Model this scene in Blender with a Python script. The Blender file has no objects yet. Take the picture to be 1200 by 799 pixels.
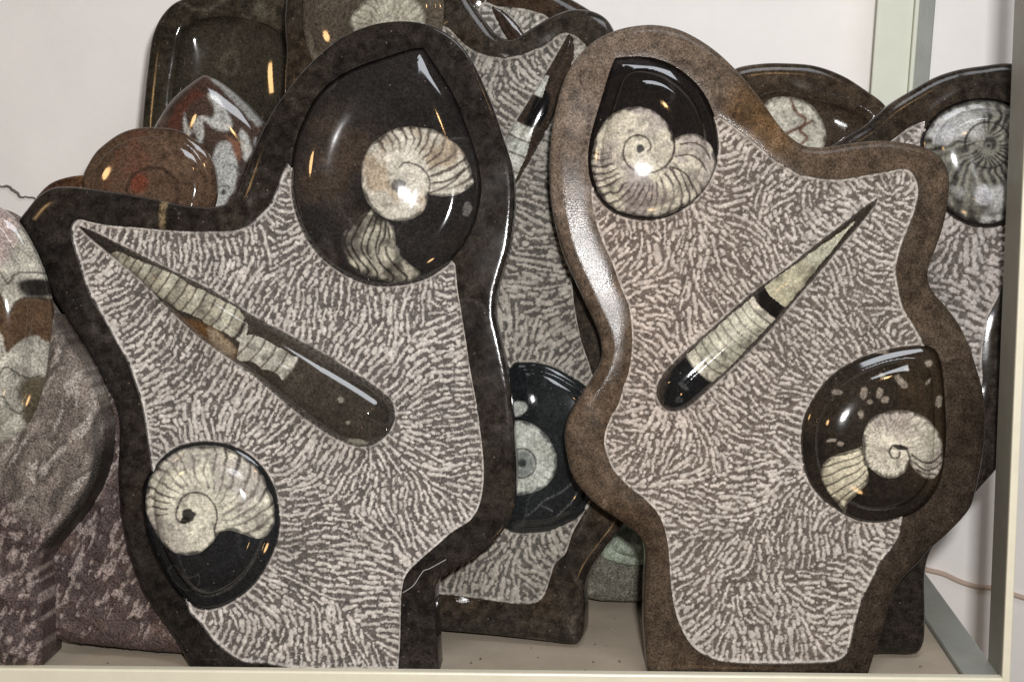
import bpy, math
import numpy as np
from mathutils import Vector, Matrix
from mathutils.geometry import delaunay_2d_cdt

SC = bpy.context.scene
COLL = SC.collection

# ------------------------------------------------------------------ camera
W0, H0 = 1200.0, 799.0
FPX = 1847.0
CAM_LOC = np.array([0.0, -0.90, 0.365])
PITCH, YAW = math.radians(10.0), math.radians(1.5)
cam_d = bpy.data.cameras.new('camera')
cam_d.sensor_width = 36.0
cam_d.lens = FPX / W0 * 36.0
cam_d.clip_start = 0.02
cam_d.clip_end = 50
cam = bpy.data.objects.new('camera', cam_d)
COLL.objects.link(cam)
cam.location = CAM_LOC
cam.rotation_euler = (math.pi / 2 - PITCH, 0, YAW)
SC.camera = cam

# ------------------------------------------------------------------ light
SC.view_settings.view_transform = 'Standard'
SC.view_settings.look = 'None'
SC.view_settings.exposure = 0.0
SC.view_settings.gamma = 1.0
SC.view_settings.use_curve_mapping = False
world = bpy.data.worlds.new('World')
SC.world = world
world.use_nodes = True
bg = world.node_tree.nodes['Background']
bg.inputs[0].default_value = (1.0, 0.92, 0.82, 1)
bg.inputs[1].default_value = 0.075


def aim(o, target):
    o.rotation_euler = (Vector(target) - o.location).to_track_quat('-Z', 'Y').to_euler()


def area(name, loc, target, sx, sy, power, col):
    l = bpy.data.lights.new(name, 'AREA')
    l.shape = 'RECTANGLE'
    l.size, l.size_y, l.energy, l.color = sx, sy, power, col
    o = bpy.data.objects.new(name, l)
    COLL.objects.link(o)
    o.location = loc
    aim(o, target)
    return o


def bulb(name, loc, radius, power, col):
    l = bpy.data.lights.new(name, 'POINT')
    l.shadow_soft_size, l.energy, l.color = radius, power, col
    o = bpy.data.objects.new(name, l)
    COLL.objects.link(o)
    o.location = loc
    return o


# the camera's flash, a cool shop tube above to the right, and warm shop bulbs
area('flash_light', (0.05, -0.90, 0.45), (0.0, 0.1, 0.18), 0.04, 0.026, 8.6, (1.0, 0.99, 0.985))
area('shop_tube_light', (0.26, -0.40, 1.10), (0.1, 0.08, 0.2), 0.50, 0.30, 3.6, (0.90, 0.94, 1.0))
WARM = (1.0, 0.60, 0.26)
bulb('shop_bulb_light', (-0.72, -0.55, 0.56), 0.05, 2.0, WARM)
bulb('shop_bulb_light', (0.30, -1.0, 0.92), 0.028, 1.5, WARM)
bulb('shop_bulb_light', (0.16, -0.60, -0.10), 0.035, 0.9, WARM)

# ------------------------------------------------------------------ pixel rays
_cp, _sp = math.cos(PITCH), math.sin(PITCH)
_R = np.array(Matrix.Rotation(YAW, 3, 'Z') @ Matrix.Rotation(math.pi / 2 - PITCH, 3, 'X'))


def rays(px, py):
    px = np.asarray(px, float)
    py = np.asarray(py, float)
    d = np.stack([(px - W0 / 2) / FPX, -(py - H0 / 2) / FPX, -np.ones_like(px)], -1)
    return d @ _R.T


def hit(px, py, p0, n):
    d = rays(px, py)
    t = ((p0 - CAM_LOC) @ n) / (d @ n)
    return CAM_LOC + d * t[..., None]


def floor_pt(px, py, z=0.0):
    return hit(np.array([px]), np.array([py]), np.array([0, 0, z]), np.array([0, 0, 1.0]))[0]


S = 0.0005     # metres per photo pixel at the front of the shelf, for depths


class Plane:
    """upright stone face standing on the shelf: base pixel, lean back, turn (right side nearer)"""

    def __init__(s, bx, by, lean=10, turn=0, thick=0.026):
        a, t = math.radians(lean), math.radians(turn)
        s.thick = thick
        s.z0 = thick * math.sin(a) + 0.0005
        s.p0 = floor_pt(bx, by, s.z0)
        nh = np.array([-math.sin(t), -math.cos(t), 0])
        s.n = math.cos(a) * nh + math.sin(a) * np.array([0, 0, 1.0])
        s.org = np.array([s.p0[0], s.p0[1], 0.0])

    def to3(s, xy, h):
        """pixel coords + height above the face (in pixels) -> coords relative to the thing's base"""
        xy = np.asarray(xy, float)
        p = hit(xy[:, 0], xy[:, 1], s.p0, s.n)
        p = p + np.asarray(h)[:, None] * S * s.n
        p[:, 2] = np.maximum(p[:, 2], 0.0004)
        return p - s.org


# ------------------------------------------------------------------ 2D tools
def lin(c):
    c = np.asarray(c, float) / 255.0
    return np.where(c <= 0.04045, c / 12.92, ((c + 0.055) / 1.055) ** 2.4)


_rng = np.random.default_rng(7)
_TAB = _rng.random((256, 256))


def vnoise(x, y, scale, seed=0):
    x = np.asarray(x, float) / scale + seed * 17.31
    y = np.asarray(y, float) / scale + seed * 9.77
    xi, yi = np.floor(x).astype(int), np.floor(y).astype(int)
    fx, fy = x - xi, y - yi
    fx, fy = fx * fx * (3 - 2 * fx), fy * fy * (3 - 2 * fy)
    g = lambda a, b: _TAB[a % 256, b % 256]
    return (g(xi, yi) * (1 - fx) + g(xi + 1, yi) * fx) * (1 - fy) + (g(xi, yi + 1) * (1 - fx) + g(xi + 1, yi + 1) * fx) * fy


def fbm(x, y, scale, seed=0, octv=4):
    v, a, t = 0, 1.0, 0
    for i in range(octv):
        v = v + a * vnoise(x, y, scale / 2 ** i, seed + i * 3)
        t += a
        a *= 0.55
    return v / t


def ss(a, b, x):
    t = np.clip((x - a) / (b - a), 0, 1)
    return t * t * (3 - 2 * t)


def spline(pts, step=3.0):
    """closed smooth outline; a point written (x, y, 1) is a sharp corner"""
    P = np.array([p[:2] for p in pts], float)
    C = np.array([len(p) > 2 for p in pts])
    n = len(P)
    nx, pv = np.roll(P, -1, 0), np.roll(P, 1, 0)
    l1 = np.linalg.norm(nx - P, axis=1)
    l0 = np.linalg.norm(P - pv, axis=1)
    tan = (nx - pv) / np.maximum(l0 + l1, 1e-6)[:, None]
    tan[C] = 0
    out = []
    for i in range(n):
        j = (i + 1) % n
        L = l1[i]
        if L < 1e-6:
            continue
        k = max(1, int(L / step))
        t = (np.arange(k) / k)[:, None]
        out.append((2 * t ** 3 - 3 * t ** 2 + 1) * P[i] + (t ** 3 - 2 * t ** 2 + t) * tan[i] * L
                   + (-2 * t ** 3 + 3 * t ** 2) * P[j] + (t ** 3 - t ** 2) * tan[j] * L)
    return np.concatenate(out)


def inside(poly, x, y):
    x, y = np.asarray(x, float), np.asarray(y, float)
    r = np.zeros(x.shape, bool)
    a, b = poly, np.roll(poly, -1, 0)
    for (x0, y0), (x1, y1) in zip(a, b):
        if y0 == y1:
            continue
        c = (y0 > y) != (y1 > y)
        r ^= c & (x < (x1 - x0) * (y - y0) / (y1 - y0) + x0)
    return r


def dist(poly, x, y):
    x, y = np.asarray(x, float), np.asarray(y, float)
    d = np.full(x.shape, 1e9)
    a, b = poly, np.roll(poly, -1, 0)
    for (x0, y0), (x1, y1) in zip(a, b):
        ex, ey = x1 - x0, y1 - y0
        L = ex * ex + ey * ey
        if L == 0:
            continue
        t = np.clip(((x - x0) * ex + (y - y0) * ey) / L, 0, 1)
        d = np.minimum(d, (x - x0 - t * ex) ** 2 + (y - y0 - t * ey) ** 2)
    return np.sqrt(d)


def sdf(poly, x, y):
    """positive inside"""
    return np.where(inside(poly, x, y), 1, -1) * dist(poly, x, y)


def rag(poly, amp=1.3, seed=0):
    """break up a clean outline"""
    return poly + np.stack([fbm(poly[:, 0], poly[:, 1], 9, seed, 3) - 0.5, fbm(poly[:, 0], poly[:, 1], 9, seed + 5, 3) - 0.5], 1) * 4 * amp


def hexgrid(poly, sp, margin):
    x0, y0 = poly.min(0)
    x1, y1 = poly.max(0)
    ys = np.arange(y0, y1, sp * 0.866)
    xs = np.arange(x0, x1, sp)
    X, Y = np.meshgrid(xs, ys)
    X = X + (np.arange(len(ys)) % 2)[:, None] * sp * 0.5
    X, Y = X.ravel(), Y.ravel()
    # small shuffle keeps the facets from lining up
    X = X + (np.random.default_rng(3).random(X.shape) - 0.5) * sp * 0.3
    k = sdf(poly, X, Y) > margin
    return np.stack([X[k], Y[k]], 1)


def cdt(loops, pts):
    V = [Vector(p) for L in loops for p in L] + [Vector(p) for p in pts]
    E, o = [], 0
    for L in loops:
        n = len(L)
        E += [(o + i, o + (i + 1) % n) for i in range(n)]
        o += n
    r = delaunay_2d_cdt(V, E, [], 0, 1e-4)
    v = np.array([(p.x, p.y) for p in r[0]])
    f = np.array([t for t in r[2] if len(t) == 3], int)
    a, b, c = v[f[:, 0]], v[f[:, 1]], v[f[:, 2]]
    s = (b[:, 0] - a[:, 0]) * (c[:, 1] - a[:, 1]) - (b[:, 1] - a[:, 1]) * (c[:, 0] - a[:, 0])
    f[s > 0] = f[s > 0][:, ::-1]          # image y points down: face the viewer
    return v, f[np.abs(s) > 1e-6]


def boundary_edges(f):
    e = np.concatenate([f[:, [0, 1]], f[:, [1, 2]], f[:, [2, 0]]])
    key = np.sort(e, 1)
    _, inv, cnt = np.unique(key, axis=0, return_inverse=True, return_counts=True)
    return e[cnt[inv.ravel()] == 1]


# ------------------------------------------------------------------ objects
def link(o, parent=None, kind=None, label=None, cat=None, group=None):
    COLL.objects.link(o)
    if parent is not None:
        o.parent = parent
    for k, v in (('kind', kind), ('label', label), ('category', cat), ('group', group)):
        if v:
            o[k] = v
    return o


def mesh_obj(name, verts, faces, mat, parent=None, col=None, smooth=True, **kw):
    me = bpy.data.meshes.new(name)
    me.from_pydata(np.asarray(verts).tolist(), [], [list(map(int, q)) for q in faces])
    if col is not None:
        a = me.color_attributes.new('Col', 'FLOAT_COLOR', 'POINT')
        c = np.ones((len(verts), 4), np.float32)
        c[:, :3] = np.clip(col, 0, 1)
        a.data.foreach_set('color', c.ravel())
    if smooth:
        me.polygons.foreach_set('use_smooth', [True] * len(me.polygons))
    me.materials.append(mat)
    me.update()
    return link(bpy.data.objects.new(name, me), parent, **kw)


def thing(name, plane, label, cat, group=None):
    o = bpy.data.objects.new(name, None)
    o.empty_display_size = 0.02
    o.location = plane.org
    return link(o, None, None, label, cat, group)


def sub(v, f):
    u, inv = np.unique(f.ravel(), return_inverse=True)
    return u, inv.reshape(f.shape)


def body(name, plane, parent, mat, outer, holes, colfn, R=24, drop=15, extra=None, sp=3.4, base=0.0, inner_r=0, hole_depth=16, crown=2.6):
    """stone slab with a rounded outer edge and cut-outs; back and sides included"""
    O = spline(outer)
    loops = [O] + holes
    pts = [hexgrid(O, sp, 1.5)]
    for d in (0.5, 1.6, 3.2):
        t = np.roll(O, -1, 0) - np.roll(O, 1, 0)
        nrm = np.stack([-t[:, 1], t[:, 0]], 1) / np.maximum(np.linalg.norm(t, axis=1), 1e-6)[:, None]
        for s in (1, -1):
            q = O + nrm * d * s
            k = sdf(O, q[:, 0], q[:, 1]) > d * 0.9
            pts.append(q[k])
    v, f = cdt(loops, np.concatenate(pts))
    cx, cy = v[f].mean(1).T
    keep = inside(O, cx, cy)
    for h in holes:
        keep &= ~inside(h, cx, cy)
    f = f[keep]
    u, f = sub(v, f)
    v = v[u]
    do = dist(O, v[:, 0], v[:, 1])
    Rv = R(v[:, 0], v[:, 1]) if callable(R) else R
    t = np.clip(do / Rv, 0, 1)
    h = base - drop * (Rv / 22.0 if callable(R) else 1.0) * (1 - np.sqrt(np.clip(1 - (1 - t) ** 2, 0, 1)))
    if holes and crown:
        di = np.min([dist(q, v[:, 0], v[:, 1]) for q in holes], 0)
        h = h - crown * (1 - np.clip(di / 16.0, 0, 1)) ** 2
    if holes and inner_r:
        di = np.min([dist(q, v[:, 0], v[:, 1]) for q in holes], 0)
        h = h - 2.2 * (1 - np.clip(di / inner_r, 0, 1)) ** 2
    if extra is not None:
        h = h + extra(v[:, 0], v[:, 1], do)
    col = colfn(v[:, 0], v[:, 1])
    # walls
    be = boundary_edges(f)
    bu, binv = np.unique(be.ravel(), return_inverse=True)
    be2 = binv.reshape(be.shape)
    isout = do[bu] < 0.3
    low = np.where(isout, -plane.thick / S, np.minimum(h[bu] - 1, -hole_depth))
    low = np.where(isout, np.minimum(low, h[bu] - 1), low)
    V2 = np.concatenate([v, v[bu], v[bu]])
    Hh = np.concatenate([h, low, h[bu]])
    n = len(v)
    nb_ = len(bu)
    top = np.where(isout, bu, n + nb_ + np.arange(nb_))      # cut-outs keep a crisp arris
    wall = np.stack([top[be2[:, 1]], top[be2[:, 0]], n + be2[:, 0], n + be2[:, 1]], 1)
    P = plane.to3(V2, Hh)
    colw = np.concatenate([col, col[bu], col[bu]])
    # back face
    nb = len(P)
    bv, bf = cdt([O], np.zeros((0, 2)))
    bx, by = bv[bf].mean(1).T
    bf = bf[inside(O, bx, by)]
    PB = plane.to3(bv, np.full(len(bv), -plane.thick / S))
    cb = colfn(bv[:, 0], bv[:, 1])
    faces = [list(q) for q in f] + [list(q) for q in wall] + [[nb + a for a in q[::-1]] for q in bf]
    return mesh_obj(name, np.concatenate([P, PB]), faces, mat, parent, np.concatenate([colw, cb]))


def box_blur(a, r, n=2):
    for _ in range(n):
        for ax in (0, 1):
            p = np.concatenate([np.repeat(a.take([0], ax), r + 1, ax), a, np.repeat(a.take([-1], ax), r, ax)], ax)
            c = np.cumsum(p, ax)
            m = a.shape[ax]
            a = (c.take(range(2 * r + 1, 2 * r + 1 + m), ax) - c.take(range(0, m), ax)) / (2 * r + 1)
    return a


def chiselled(name, plane, parent, mat, ground, fossils, light, dark, clip=None, wl=7.4, L=5, seed=1, depth=9.0, wob=0.6, bias=0.0, step=0.85, relief=2.0, tint=None, dots=0.4, rad=1.0):
    """hand-pecked ground: ridges that run away from the nearest edge"""
    G = ground
    lo, hi = G.min(0) - 5, G.max(0) + 5
    if clip:
        lo = np.maximum(lo, clip[:2])
        hi = np.minimum(hi, clip[2:])
    xs = np.arange(lo[0], hi[0], step)
    ys = np.arange(lo[1], hi[1], step)
    # coarse distance field
    cs = 4.0
    cxs, cys = np.arange(lo[0], hi[0] + cs, cs), np.arange(lo[1], hi[1] + cs, cs)
    CX, CY = np.meshgrid(cxs, cys)
    dg = sdf(G, CX, CY)
    dd = dg.copy()
    for q in fossils:
        dd = np.minimum(dd, -sdf(q, CX, CY))

    def up(a):
        fx, fy = (xs - lo[0]) / cs, (ys - lo[1]) / cs
        ix, iy = np.minimum(fx.astype(int), a.shape[1] - 2), np.minimum(fy.astype(int), a.shape[0] - 2)
        tx, ty = (fx - ix)[None, :], (fy - iy)[:, None]
        A = a[iy][:, ix]
        B = a[iy][:, ix + 1]
        Cc = a[iy + 1][:, ix]
        D = a[iy + 1][:, ix + 1]
        return (A * (1 - tx) + B * tx) * (1 - ty) + (Cc * (1 - tx) + D * tx) * ty
    gy, gx = np.gradient(dd)
    c2, s2 = box_blur(gx * gx - gy * gy, 3, 2), box_blur(2 * gx * gy, 3, 2)
    X, Y = np.meshgrid(xs, ys)
    th = 0.5 * np.arctan2(up(s2), up(c2))
    th = th + (fbm(X, Y, 60, seed, 3) - 0.5) * 2 * wob * 2.2 + (vnoise(X, Y, 14, seed + 5) - 0.5) * wob * 1.3
    ny, nx = X.shape
    r = np.random.default_rng(seed)
    DG0, DD0 = up(dg), up(dd)
    REG = fbm(X, Y, 45, seed + 91, 2)
    # strokes: rows of pecks laid along the flow, kept clear of their neighbours
    sep = wl * 0.80
    occ = np.zeros(X.shape, bool)
    m = np.zeros(X.shape)
    bmp = np.zeros(X.shape)
    ok0 = (DD0 > 1.0) & (DG0 > 0.5)
    cand = np.argwhere(ok0)
    cand = cand[r.permutation(len(cand))[:int(len(cand) * step * step / 7)]]
    ro = int(sep * 0.93 / step)
    dyy, dxx = np.mgrid[-ro:ro + 1, -ro:ro + 1]
    disk = (dyy ** 2 + dxx ** 2) <= ro * ro
    disk2 = (dyy ** 2 + dxx ** 2) <= (ro * 0.7) ** 2
    rp = int(4.8 / step) + 1
    py_, px_ = np.mgrid[-rp:rp + 1, -rp:rp + 1]
    for (i0, j0) in cand:
        if occ[i0, j0]:
            continue
        n_max = 1 + int(r.gamma(2.2, L / 2.2))
        pk = [(float(i0), float(j0))]
        for sg in (1, -1):
            i, j, a0 = float(i0), float(j0), th[i0, j0] + r.normal(0, wob * 0.35)
            for _ in range(n_max):
                ii_, jj_ = int(round(i)), int(round(j))
                a1 = th[ii_, jj_]
                a0 += 0.45 * (math.atan(math.tan(a1 - a0)))
                stp = (1.9 + r.random() * 1.2) / step
                i, j = i + sg * math.sin(a0) * stp + r.normal(0, 0.5), j + sg * math.cos(a0) * stp + r.normal(0, 0.5)
                ii_, jj_ = int(round(i)), int(round(j))
                if not (rp < ii_ < ny - rp - 1 and rp < jj_ < nx - rp - 1) or occ[ii_, jj_] or not ok0[ii_, jj_]:
                    break
                pk.append((i, j))
        if len(pk) < 2 and r.random() > dots:
            continue
        reg = 0.8 + 0.45 * REG[i0, j0]
        R0 = wl * rad * reg * (0.25 + 0.15 * r.random())
        hgt = 0.75 + 0.5 * r.random()
        for (i, j) in pk:
            ii_, jj_ = int(i), int(j)
            if not (rp <= ii_ < ny - rp - 1 and rp <= jj_ < nx - rp - 1):
                continue
            Rk = R0 * (0.72 + 0.5 * r.random()) / step
            q = ((py_ + ii_ - i) ** 2 + (px_ + jj_ - j) ** 2) / (Rk * Rk)
            w_ = slice(ii_ - rp, ii_ + rp + 1), slice(jj_ - rp, jj_ + rp + 1)
            bmp[w_] = np.maximum(bmp[w_], hgt * np.sqrt(np.clip(1.12 - q, 0, 1)))
            m[w_] = np.maximum(m[w_], ss(1.25, 0.7, q))
            if ro <= ii_ < ny - ro - 1 and ro <= jj_ < nx - ro - 1:
                occ[ii_ - ro:ii_ + ro + 1, jj_ - ro:jj_ + ro + 1] |= (disk if r.random() > 0.25 else disk2)
    wi = np.clip(np.rint(np.arange(ny)[:, None] + (fbm(X, Y, 6, seed + 71, 2) - 0.5) * 2.6 / step).astype(int), 0, ny - 1)
    wj = np.clip(np.rint(np.arange(nx)[None, :] + (fbm(X, Y, 6, seed + 73, 2) - 0.5) * 2.6 / step).astype(int), 0, nx - 1)
    m, bmp = m[wi, wj], bmp[wi, wj]
    m = m * (0.66 + 0.48 * vnoise(X, Y, 2.4, seed + 61))
    m = np.maximum(m, ss(0.66, 0.9, vnoise(X, Y, 2.0, seed + 63)) * 0.5)      # dust and stray pecks
    m = np.clip(m, 0, 1)
    DG = up(dg)
    DD = up(dd)
    rim = 1 - ss(1.2, 3.2, np.abs(DG - 0.5) + (vnoise(X, Y, 5, seed + 3) - 0.5) * 2)
    rim = rim * ss(0.22, 0.5, vnoise(X, Y, 9, seed + 77) * 0.6 + vnoise(X, Y, 3, seed + 79) * 0.4)
    rimf = (1 - ss(0.5, 2.6, np.abs(DD - 1.0) + (vnoise(X, Y, 6, seed + 4) - 0.3) * 3)) * 0.7
    m = np.maximum(m, np.maximum(rim, rimf))
    fine = vnoise(X, Y, 1.9, seed + 21) - 0.5
    Hh = -depth + relief * bmp + fine * 0.7 + (fbm(X, Y, 40, seed + 30, 2) - 0.5) * 2.5 + 3.0 * rim
    cl = light[None, None, :] * (0.86 + 0.28 * vnoise(X, Y, 2.2, seed + 41))[..., None]
    cd = dark[None, None, :] * (0.75 + 0.5 * vnoise(X, Y, 5, seed + 42))[..., None]
    m = m * (0.72 + 0.5 * fbm(X, Y, 28, seed + 95, 3)).clip(0, 1)
    mc = (m ** 1.2)[..., None]
    col = cd * (1 - mc) + cl * mc
    col = col * (0.88 + 0.24 * fbm(X, Y, 90, seed + 50, 3))[..., None]
    if tint is not None:
        col = tint(X, Y, col)
    ok = DG > -4.5
    q = ok[:-1, :-1] & ok[1:, :-1] & ok[:-1, 1:] & ok[1:, 1:]
    for p in fossils:                      # nothing needed deep under a fossil
        s_ = up(sdf(p, CX, CY))
        q &= (s_ < 9)[:-1, :-1]
    idx = np.arange(nx * ny).reshape(ny, nx)
    F = np.stack([idx[:-1, :-1][q], idx[:-1, 1:][q], idx[1:, 1:][q], idx[1:, :-1][q]], 1)[:, ::-1]
    u, F = sub(None, F)
    P = plane.to3(np.stack([X.ravel()[u], Y.ravel()[u]], 1), Hh.ravel()[u])
    return mesh_obj(name, P, F, mat, parent, col.reshape(-1, 3)[u])


def dome_profile(d, dmax, w, hb, hc):
    a = np.clip(d / w, 0, 1)
    t = np.clip((d - w * 0.55) / max(dmax - w * 0.55, 1), 0, 1)
    return hb * (0.5 * a + 0.5 * np.sqrt(np.clip(1 - (1 - a) ** 2, 0, 1))) + hc * np.sqrt(np.clip(1 - (1 - t) ** 2.0, 0, 1))


def smooth_field(poly, x, y, sp=5.0, it=2, rad=3):
    """distance inside poly, softened so that domes have no ridges"""
    lo, hi = poly.min(0) - 12, poly.max(0) + 12
    xs, ys = np.arange(lo[0], hi[0] + sp, sp), np.arange(lo[1], hi[1] + sp, sp)
    X, Y = np.meshgrid(xs, ys)
    a = sdf(poly, X, Y)
    b = box_blur(a, rad, it)
    fx, fy = (x - lo[0]) / sp, (y - lo[1]) / sp
    ix, iy = fx.astype(int), fy.astype(int)
    tx, ty = fx - ix, fy - iy

    def il(a):
        return (a[iy, ix] * (1 - tx) + a[iy, ix + 1] * tx) * (1 - ty) + (a[iy + 1, ix] * (1 - tx) + a[iy + 1, ix + 1] * tx) * ty
    raw = np.maximum(il(a), 0)
    k = ss(4, 26, raw)
    return dist(poly, x, y) * (1 - k) + np.maximum(il(b), 0) * k


def fossil(name, plane, parent, mat, outline, matcol, shells, w=20, hb=12, hc=14, base=-9.0, sp=1.5, skirt=-16, hfn=None):
    """polished dome; shells = [(name, outline, colour function, material)] become its sub-parts"""
    O = outline
    shells = [(a_, rag(b_, 0.65, i_), c_, d_) for i_, (a_, b_, c_, d_) in enumerate(shells)]
    loops = [O] + [s[1] for s in shells]
    g = hexgrid(O, sp, 0.7)
    v, f = cdt(loops, g)
    cx, cy = v[f].mean(1).T
    k = inside(O, cx, cy)
    f, cx, cy = f[k], cx[k], cy[k]
    d = smooth_field(O, v[:, 0], v[:, 1])
    d = np.where(dist(O, v[:, 0], v[:, 1]) < 0.05, 0, d)
    h = base + dome_profile(d, d.max(), w, hb, hc)
    if hfn is not None:
        h = hfn(v[:, 0], v[:, 1], d, h)
    P = plane.to3(v, h)
    cls = np.zeros(len(f), int)
    for i, s in enumerate(shells):
        cls[inside(s[1], cx, cy)] = i + 1
    # matrix with its skirt
    fm = f[cls == 0]
    be = boundary_edges(f)
    bu, binv = np.unique(be.ravel(), return_inverse=True)
    low = plane.to3(v[bu], np.full(len(bu), skirt))
    n = len(v)
    be2 = binv.reshape(be.shape)
    V = np.concatenate([P, low, P[bu]])
    col = matcol(v[:, 0], v[:, 1])
    C = np.concatenate([col, col[bu], col[bu]])
    m_ = n + len(bu)
    F = [list(q) for q in fm] + [[m_ + b[1], m_ + b[0], n + b[0], n + b[1]] for b in be2]
    flat = np.unique(np.array([i for q in F for i in q]))
    mp = -np.ones(len(V), int)
    mp[flat] = np.arange(len(flat))
    root = mesh_obj(name, V[flat], [[mp[i] for i in q] for q in F], mat, parent, C[flat])
    for i, s in enumerate(shells):
        fi = f[cls == i + 1]
        if len(fi) == 0:
            continue
        u, fi = sub(None, fi)
        x, y = v[u, 0], v[u, 1]
        c = s[2](x, y)
        e = ss(3.2, 0.2, dist(s[1], x, y) + (fbm(x, y, 7, 9, 3) - 0.62) * 7)[:, None] * 0.8      # calcite fading into the stone
        mesh_obj(s[0], P[u], fi, s[3], root, c * (1 - e) + matcol(x, y) * e)
    return root


# ------------------------------------------------------------------ materials
def stone(name, rough=0.2, grain=900.0, amt=0.5, bump=0.0, bscale=1500.0, coat=0.0, speck=0.0, spec=0.5, rvar=0.12, mott=0.2, mott_scale=260.0):
    m = bpy.data.materials.new(name)
    m.use_nodes = True
    nt = m.node_tree
    b = nt.nodes['Principled BSDF']
    at = nt.nodes.new('ShaderNodeAttribute')
    at.attribute_name = 'Col'
    tc = nt.nodes.new('ShaderNodeTexCoord')
    n1 = nt.nodes.new('ShaderNodeTexNoise')
    n1.inputs['Scale'].default_value = grain
    n1.inputs['Detail'].default_value = 6
    n1.inputs['Roughness'].default_value = 0.65
    nt.links.new(tc.outputs['Object'], n1.inputs['Vector'])
    mr = nt.nodes.new('ShaderNodeMapRange')
    mr.inputs[1].default_value, mr.inputs[2].default_value = 0.36, 0.64
    mr.inputs[3].default_value, mr.inputs[4].default_value = 1 - amt, 1 + amt
    nt.links.new(n1.outputs['Fac'], mr.inputs[0])
    mx = nt.nodes.new('ShaderNodeVectorMath')
    mx.operation = 'SCALE'
    nt.links.new(at.outputs['Color'], mx.inputs[0])
    nt.links.new(mr.outputs[0], mx.inputs['Scale'])
    nb = nt.nodes.new('ShaderNodeTexNoise')
    nb.inputs['Scale'].default_value = mott_scale
    nb.inputs['Detail'].default_value = 4
    nb.inputs['Roughness'].default_value = 0.6
    nt.links.new(tc.outputs['Object'], nb.inputs['Vector'])
    mb = nt.nodes.new('ShaderNodeMapRange')
    mb.inputs[1].default_value, mb.inputs[2].default_value = 0.36, 0.66
    mb.inputs[3].default_value, mb.inputs[4].default_value = 1 - mott, 1 + mott
    nt.links.new(nb.outputs['Fac'], mb.inputs[0])
    my = nt.nodes.new('ShaderNodeVectorMath')
    my.operation = 'SCALE'
    nt.links.new(mx.outputs[0], my.inputs[0])
    nt.links.new(mb.outputs[0], my.inputs['Scale'])
    last = my.outputs[0]
    if speck > 0:
        vo = nt.nodes.new('ShaderNodeTexVoronoi')
        vo.inputs['Scale'].default_value = 330
        nt.links.new(tc.outputs['Object'], vo.inputs['Vector'])
        lt = nt.nodes.new('ShaderNodeMapRange')
        lt.inputs[1].default_value, lt.inputs[2].default_value = 0.05, 0.22
        lt.inputs[3].default_value, lt.inputs[4].default_value = 1, 0
        nt.links.new(vo.outputs['Distance'], lt.inputs[0])
        sc = nt.nodes.new('ShaderNodeSeparateColor')
        nt.links.new(vo.outputs['Color'], sc.inputs[0])
        gt = nt.nodes.new('ShaderNodeMath')
        gt.operation = 'GREATER_THAN'
        gt.inputs[1].default_value = 1 - speck
        nt.links.new(sc.outputs[0], gt.inputs[0])
        mu = nt.nodes.new('ShaderNodeMath')
        mu.operation = 'MULTIPLY'
        nt.links.new(lt.outputs[0], mu.inputs[0])
        nt.links.new(gt.outputs[0], mu.inputs[1])
        m2 = nt.nodes.new('ShaderNodeMath')
        m2.operation = 'MULTIPLY'
        m2.inputs[1].default_value = 0.6
        nt.links.new(mu.outputs[0], m2.inputs[0])
        mix = nt.nodes.new('ShaderNodeMix')
        mix.data_type = 'RGBA'
        nt.links.new(m2.outputs[0], mix.inputs['Factor'])
        nt.links.new(last, mix.inputs['A'])
        mix.inputs['B'].default_value = (0.26, 0.22, 0.18, 1)
        last = mix.outputs['Result']
    nt.links.new(last, b.inputs['Base Color'])
    n2 = nt.nodes.new('ShaderNodeTexNoise')
    n2.inputs['Scale'].default_value = 45
    n2.inputs['Detail'].default_value = 6
    nt.links.new(tc.outputs['Object'], n2.inputs['Vector'])
    rr = nt.nodes.new('ShaderNodeMapRange')
    rr.inputs[1].default_value, rr.inputs[2].default_value = 0.3, 0.7
    rr.inputs[3].default_value, rr.inputs[4].default_value = max(rough - rvar, 0.03), min(rough + rvar, 1)
    nt.links.new(n2.outputs['Fac'], rr.inputs[0])
    nt.links.new(rr.outputs[0], b.inputs['Roughness'])
    b.inputs['Specular IOR Level'].default_value = spec
    b.inputs['Coat Weight'].default_value = coat
    b.inputs['Coat Roughness'].default_value = 0.04
    if bump > 0:
        n3 = nt.nodes.new('ShaderNodeTexNoise')
        n3.inputs['Scale'].default_value = bscale
        n3.inputs['Detail'].default_value = 4
        nt.links.new(tc.outputs['Object'], n3.inputs['Vector'])
        bp = nt.nodes.new('ShaderNodeBump')
        bp.inputs['Strength'].default_value = bump
        bp.inputs['Distance'].default_value = 0.001
        nt.links.new(n3.outputs['Fac'], bp.inputs['Height'])
        nt.links.new(bp.outputs[0], b.inputs['Normal'])
    return m


M_FRAME = stone('honed_limestone', 0.12, 900, 0.5, 0.03, 1500, speck=0.08, rvar=0.06, spec=0.28, mott=0.5, mott_scale=170)
M_FRAME2 = stone('worn_limestone', 0.14, 900, 0.6, 0.07, 1300, speck=0.05, rvar=0.08, spec=0.11, mott=0.34, mott_scale=130)
M_POLISH = stone('polished_black_limestone', 0.07, 700, 0.5, 0.0, speck=0.05, rvar=0.03, spec=0.75)
M_SHELL = stone('polished_fossil_calcite', 0.10, 620, 0.34, 0.0, rvar=0.04, mott=0.2, mott_scale=200)
M_GROUND = stone('pecked_limestone', 0.9, 2600, 0.22, 0.25, 2500, spec=0.25, rvar=0.05)
M_ROUGH = stone('raw_stone', 0.5, 800, 0.75, 1.0, 900, spec=0.4, speck=0.12, mott=0.25, mott_scale=180)


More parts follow.
